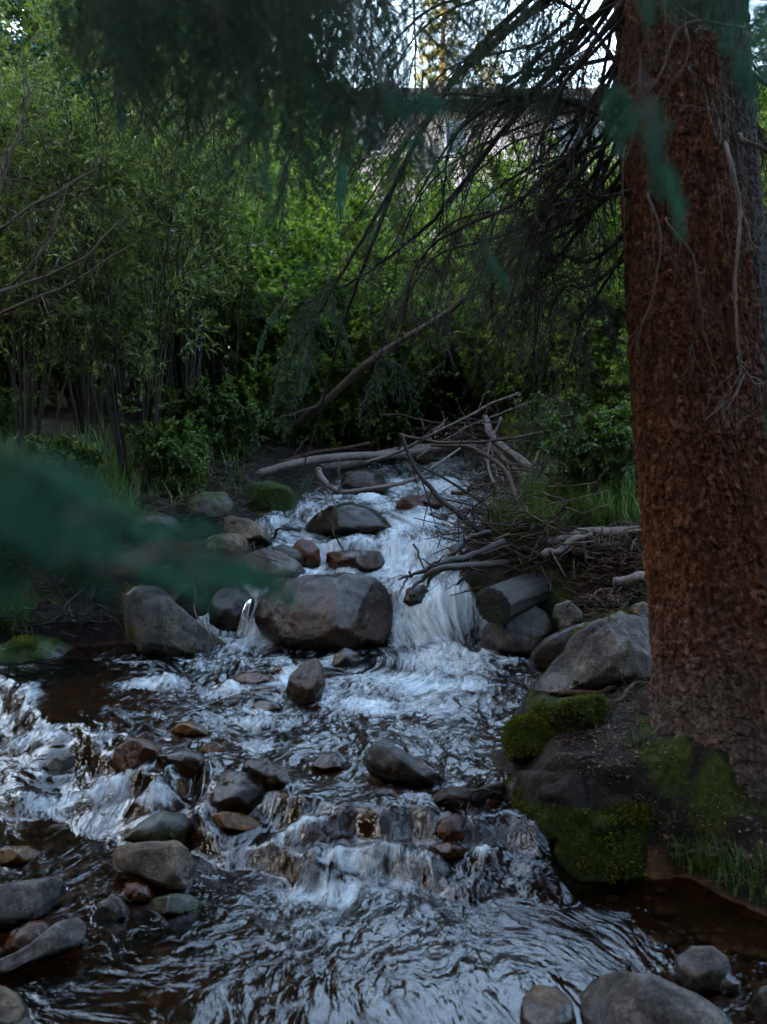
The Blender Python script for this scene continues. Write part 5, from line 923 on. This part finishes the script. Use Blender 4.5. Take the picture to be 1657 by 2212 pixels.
for ms, px, Y, s, rz, lb in ((CB, 20, 12.5, .95, 0, 'blue green spruce at the upper left corner'), (CA, 190, 15, 1.0, 1, 'dark spruce behind the left willows'), (CA, 370, 16.5, 1.05, 2, 'dark spruce behind the blurred boughs, left'), (CA, 540, 19, 1.0, 3, 'dark spruce behind the blurred boughs, right'), (CA, -160, 15, 1.0, 4, 'dark spruce beyond the left edge'), (CB, 650, 24, .72, 2.2, 'shorter spruce left of the house'),
        (CA, 1760, 15, .95, 5, 'dark spruce beyond the right edge'), (CA, 1640, 20, .8, 5.5, 'dark spruce right of the big trunk')):
    plant('conifer_tree', lb, ms, at(px, Y), Y, 'tree', 'conifers behind the shrubs', s, rz)
for ms, px, Y, s, rz, lb in ((CC, 950, 80, 2.3, 0, 'distant conifer lit orange by the low sun, right above the house'), (CC, 650, 84, 2.3, 1, 'distant conifer lit orange, left one of the three'), (CC, 1050, 95, 2.2, 2, 'lower distant conifer lit orange, right one of the three')):
    plant('conifer_tree', lb, ms, at(px, Y), Y, 'tree', 'distant sunlit conifers', s, rz)
cr_ = obj('crown', CA[1], spruce); cr_.matrix_parent_inverse = Matrix.Translation(spruce.location).inverted(); cr_.matrix_basis = Matrix.Translation((.9, TY, 3.9)) @ Matrix.Diagonal((1.25, 1.25, 1.0, 1))
for x, y, s, rz, lb in ((-3.8, -3.2, 1.6, 0, 'added spruce blocking light behind the viewpoint, on the left'), (3.6, -3.6, 1.6, 2, 'added spruce blocking light behind the viewpoint, on the right'), (0, -5.2, 1.7, 4, 'added spruce blocking light straight behind the viewpoint'), (-7.5, .8, 1.5, 1, 'added spruce blocking light left of the viewpoint'), (6.5, .3, 1.4, 5, 'added spruce blocking light right of the viewpoint'), (-7.2, 3.6, 1.3, 3, 'added spruce shading the left bank from outside the frame'), (-6.2, 6.0, .9, 2, 'smaller added spruce shading the left bank from outside the frame')):
    plant('conifer_tree', lb, CA, x, y, 'tree', 'unseen conifers added to block light', s, rz, z=.3)  # out-of-view spruces added to cut light from behind and the sides
# ---------------------------------------------------------------- house behind the trees
def plain(name, c, rough=.7, spec=.5, sc_=None, c2=None):
    m, nt = newmat(name); n = N(nt); b = n('BsdfPrincipled', Base_Color=(*c, 1), Roughness=rough)
    if sc_: g = n('NewGeometry').outputs['Position']; nt.links.new(n.ramp(n.noise(g, sc_, 4), [(.3, c), (.7, c2)]), b.inputs['Base Color'])
    n.out(b.outputs[0]); return m
M_WALL = plain('pink plaster', (.36, .28, .25), .9, sc_=3, c2=(.42, .33, .30)); M_ROOF = plain('grey metal roof', (.18, .21, .25), .45, sc_=2, c2=(.25, .28, .33)); M_FASC = plain('dark fascia', (.05, .028, .02)); M_GLASS = plain('window glass', (.02, .03, .04), .03); M_FRAME = plain('pale frame', (.55, .55, .55)); M_SIDING = plain('siding', (.45, .36, .31), .8, sc_=2, c2=(.5, .4, .35))
def box(name, a, b, mat, par=None):
    (x0, y0, z0), (x1, y1, z1) = a, b; V = [(x, y, z) for z in (z0, z1) for y in (y0, y1) for x in (x0, x1)]
    me = mesh(name, V, [(0, 2, 3, 1), (4, 5, 7, 6), (0, 1, 5, 4), (1, 3, 7, 5), (3, 2, 6, 7), (2, 0, 4, 6)], mat, False)
    return child(name, me, par) if par else obj(name, me)
HY = 30.
hs = empty('house', (4.5, HY, 2.0), 'pink walled house with grey roof behind the bare branches', 'house')
hz = lambda y: P(800, y, HY)[2]; hx = lambda x: P(x, 300, HY)[0]
box('wall', (hx(690), HY, 1.0), (hx(2000), HY + 9, hz(222)), M_WALL, hs)
V = [(hx(640), HY - .9, hz(218)), (hx(2050), HY - .9, hz(218)), (hx(2050), HY + 4.5, hz(218) + 1.5), (hx(700), HY + 4.5, hz(218) + 1.5), (hx(2050), HY + 10, hz(218)), (hx(640), HY + 10, hz(218))]
V += [(x, y, z - .18) for x, y, z in V]
child('roof', mesh('roof', V, [(0, 1, 2, 3), (3, 2, 4, 5), (0, 3, 5, 5), (1, 4, 2, 2), (9, 8, 7, 6), (11, 10, 8, 9)][:2] + [(9, 8, 7, 6), (11, 10, 8, 9), (0, 6, 7, 1), (5, 4, 10, 11), (0, 5, 11, 6), (1, 7, 10, 4)], M_ROOF, False), hs)
box('fascia', (hx(640), HY - 1.0, hz(226)), (hx(2050), HY - .905, hz(212)), M_FASC, hs)
for (x0, x1, y0, y1) in ((1195, 1310, 262, 335), (1195, 1320, 395, 470), (960, 1010, 262, 335), (750, 830, 250, 330), (1400, 1500, 262, 335), (1600, 1700, 262, 335), (960, 1080, 400, 470)):
    f = box('window', (hx(x0), HY - .06, hz(y1)), (hx(x1), HY - .01, hz(y0)), M_FRAME, hs); g = box('pane', (hx(x0 + 4), HY - .075, hz(y1 - 4)), (hx(x1 - 4), HY - .063, hz(y0 + 4)), M_GLASS); g.parent = f
for y in (345, 372): box('trim', (hx(690), HY - .05, hz(y + 3)), (hx(2000), HY - .003, hz(y - 3)), M_SIDING, hs)
# neighbouring pale house glimpsed at the far left
h2 = empty('house', (P(-60, 500, 26)[0], 26, 1), 'pale house wall glimpsed through the willows at the left edge', 'house')
box('wall', (P(-300, 500, 26)[0], 26, .8), (P(28, 500, 26)[0], 34, P(0, 430, 26)[2]), M_FRAME, h2); box('roof', (P(-330, 500, 26)[0], 25.6, P(0, 430, 26)[2]), (P(40, 500, 26)[0], 34.4, P(0, 412, 26)[2]), M_ROOF, h2)
# wooded ridge on the left added out of view to keep the low sun off the valley floor
yy = np.linspace(-220, 80, 61); pr = [(-40, 2), (-46, 10), (-54, 24), (-62, 37), (-90, 41), (-140, 40)]
V = []
for y in yy:
    for x, z in pr: V.append((x + 2 * vn(np.array([y * .07]), np.array([x * .1]))[0], y, z + 1.2 * vn(np.array([y * .11]), np.array([x * .1 + 5.]))[0]))
k = len(pr); i = (np.arange(60)[:, None] * k + np.arange(k - 1)[None]).ravel()
o = obj('shade_hill', mesh('shade_hill', V, np.stack([i, i + 1, i + k + 1, i + k], -1), M_GROUND, True, {'bed': np.zeros(len(V)), 'moss': np.ones(len(V))})); tag(o, kind='structure')

def shade_ridge(name, line, prof, dirv):
    V = []; m = len(line)
    for i_, (x, y) in enumerate(line):
        for d_, z in prof:
            V.append((x + dirv[0] * d_ + 1.5 * vn(np.array([i_ * .9]), np.array([d_ * .1]))[0], y + dirv[1] * d_, z + 1.6 * vn(np.array([i_ * .7]), np.array([d_ * .1 + 5.]))[0]))
    k_ = len(prof); i_ = (np.arange(m - 1)[:, None] * k_ + np.arange(k_ - 1)[None]).ravel()
    o_ = obj(name, mesh(name, V, np.stack([i_, i_ + 1, i_ + k_ + 1, i_ + k_], -1), M_GROUND, True, {'bed': np.zeros(len(V)), 'moss': np.ones(len(V))})); tag(o_, kind='structure')
shade_ridge('shade_hill', [(x, -9.) for x in np.linspace(-40, 60, 40)], [(0, -.5), (1, 5), (4, 10), (10, 11.5), (30, 11)], (0, -1))  # unseen slope added behind the camera to block light from the back
shade_ridge('shade_hill', [(12., y) for y in np.linspace(-12, 18, 20)], [(0, -.2), (3, 5), (8, 7), (20, 8)], (1, 0))  # unseen slope added on the right to block side light
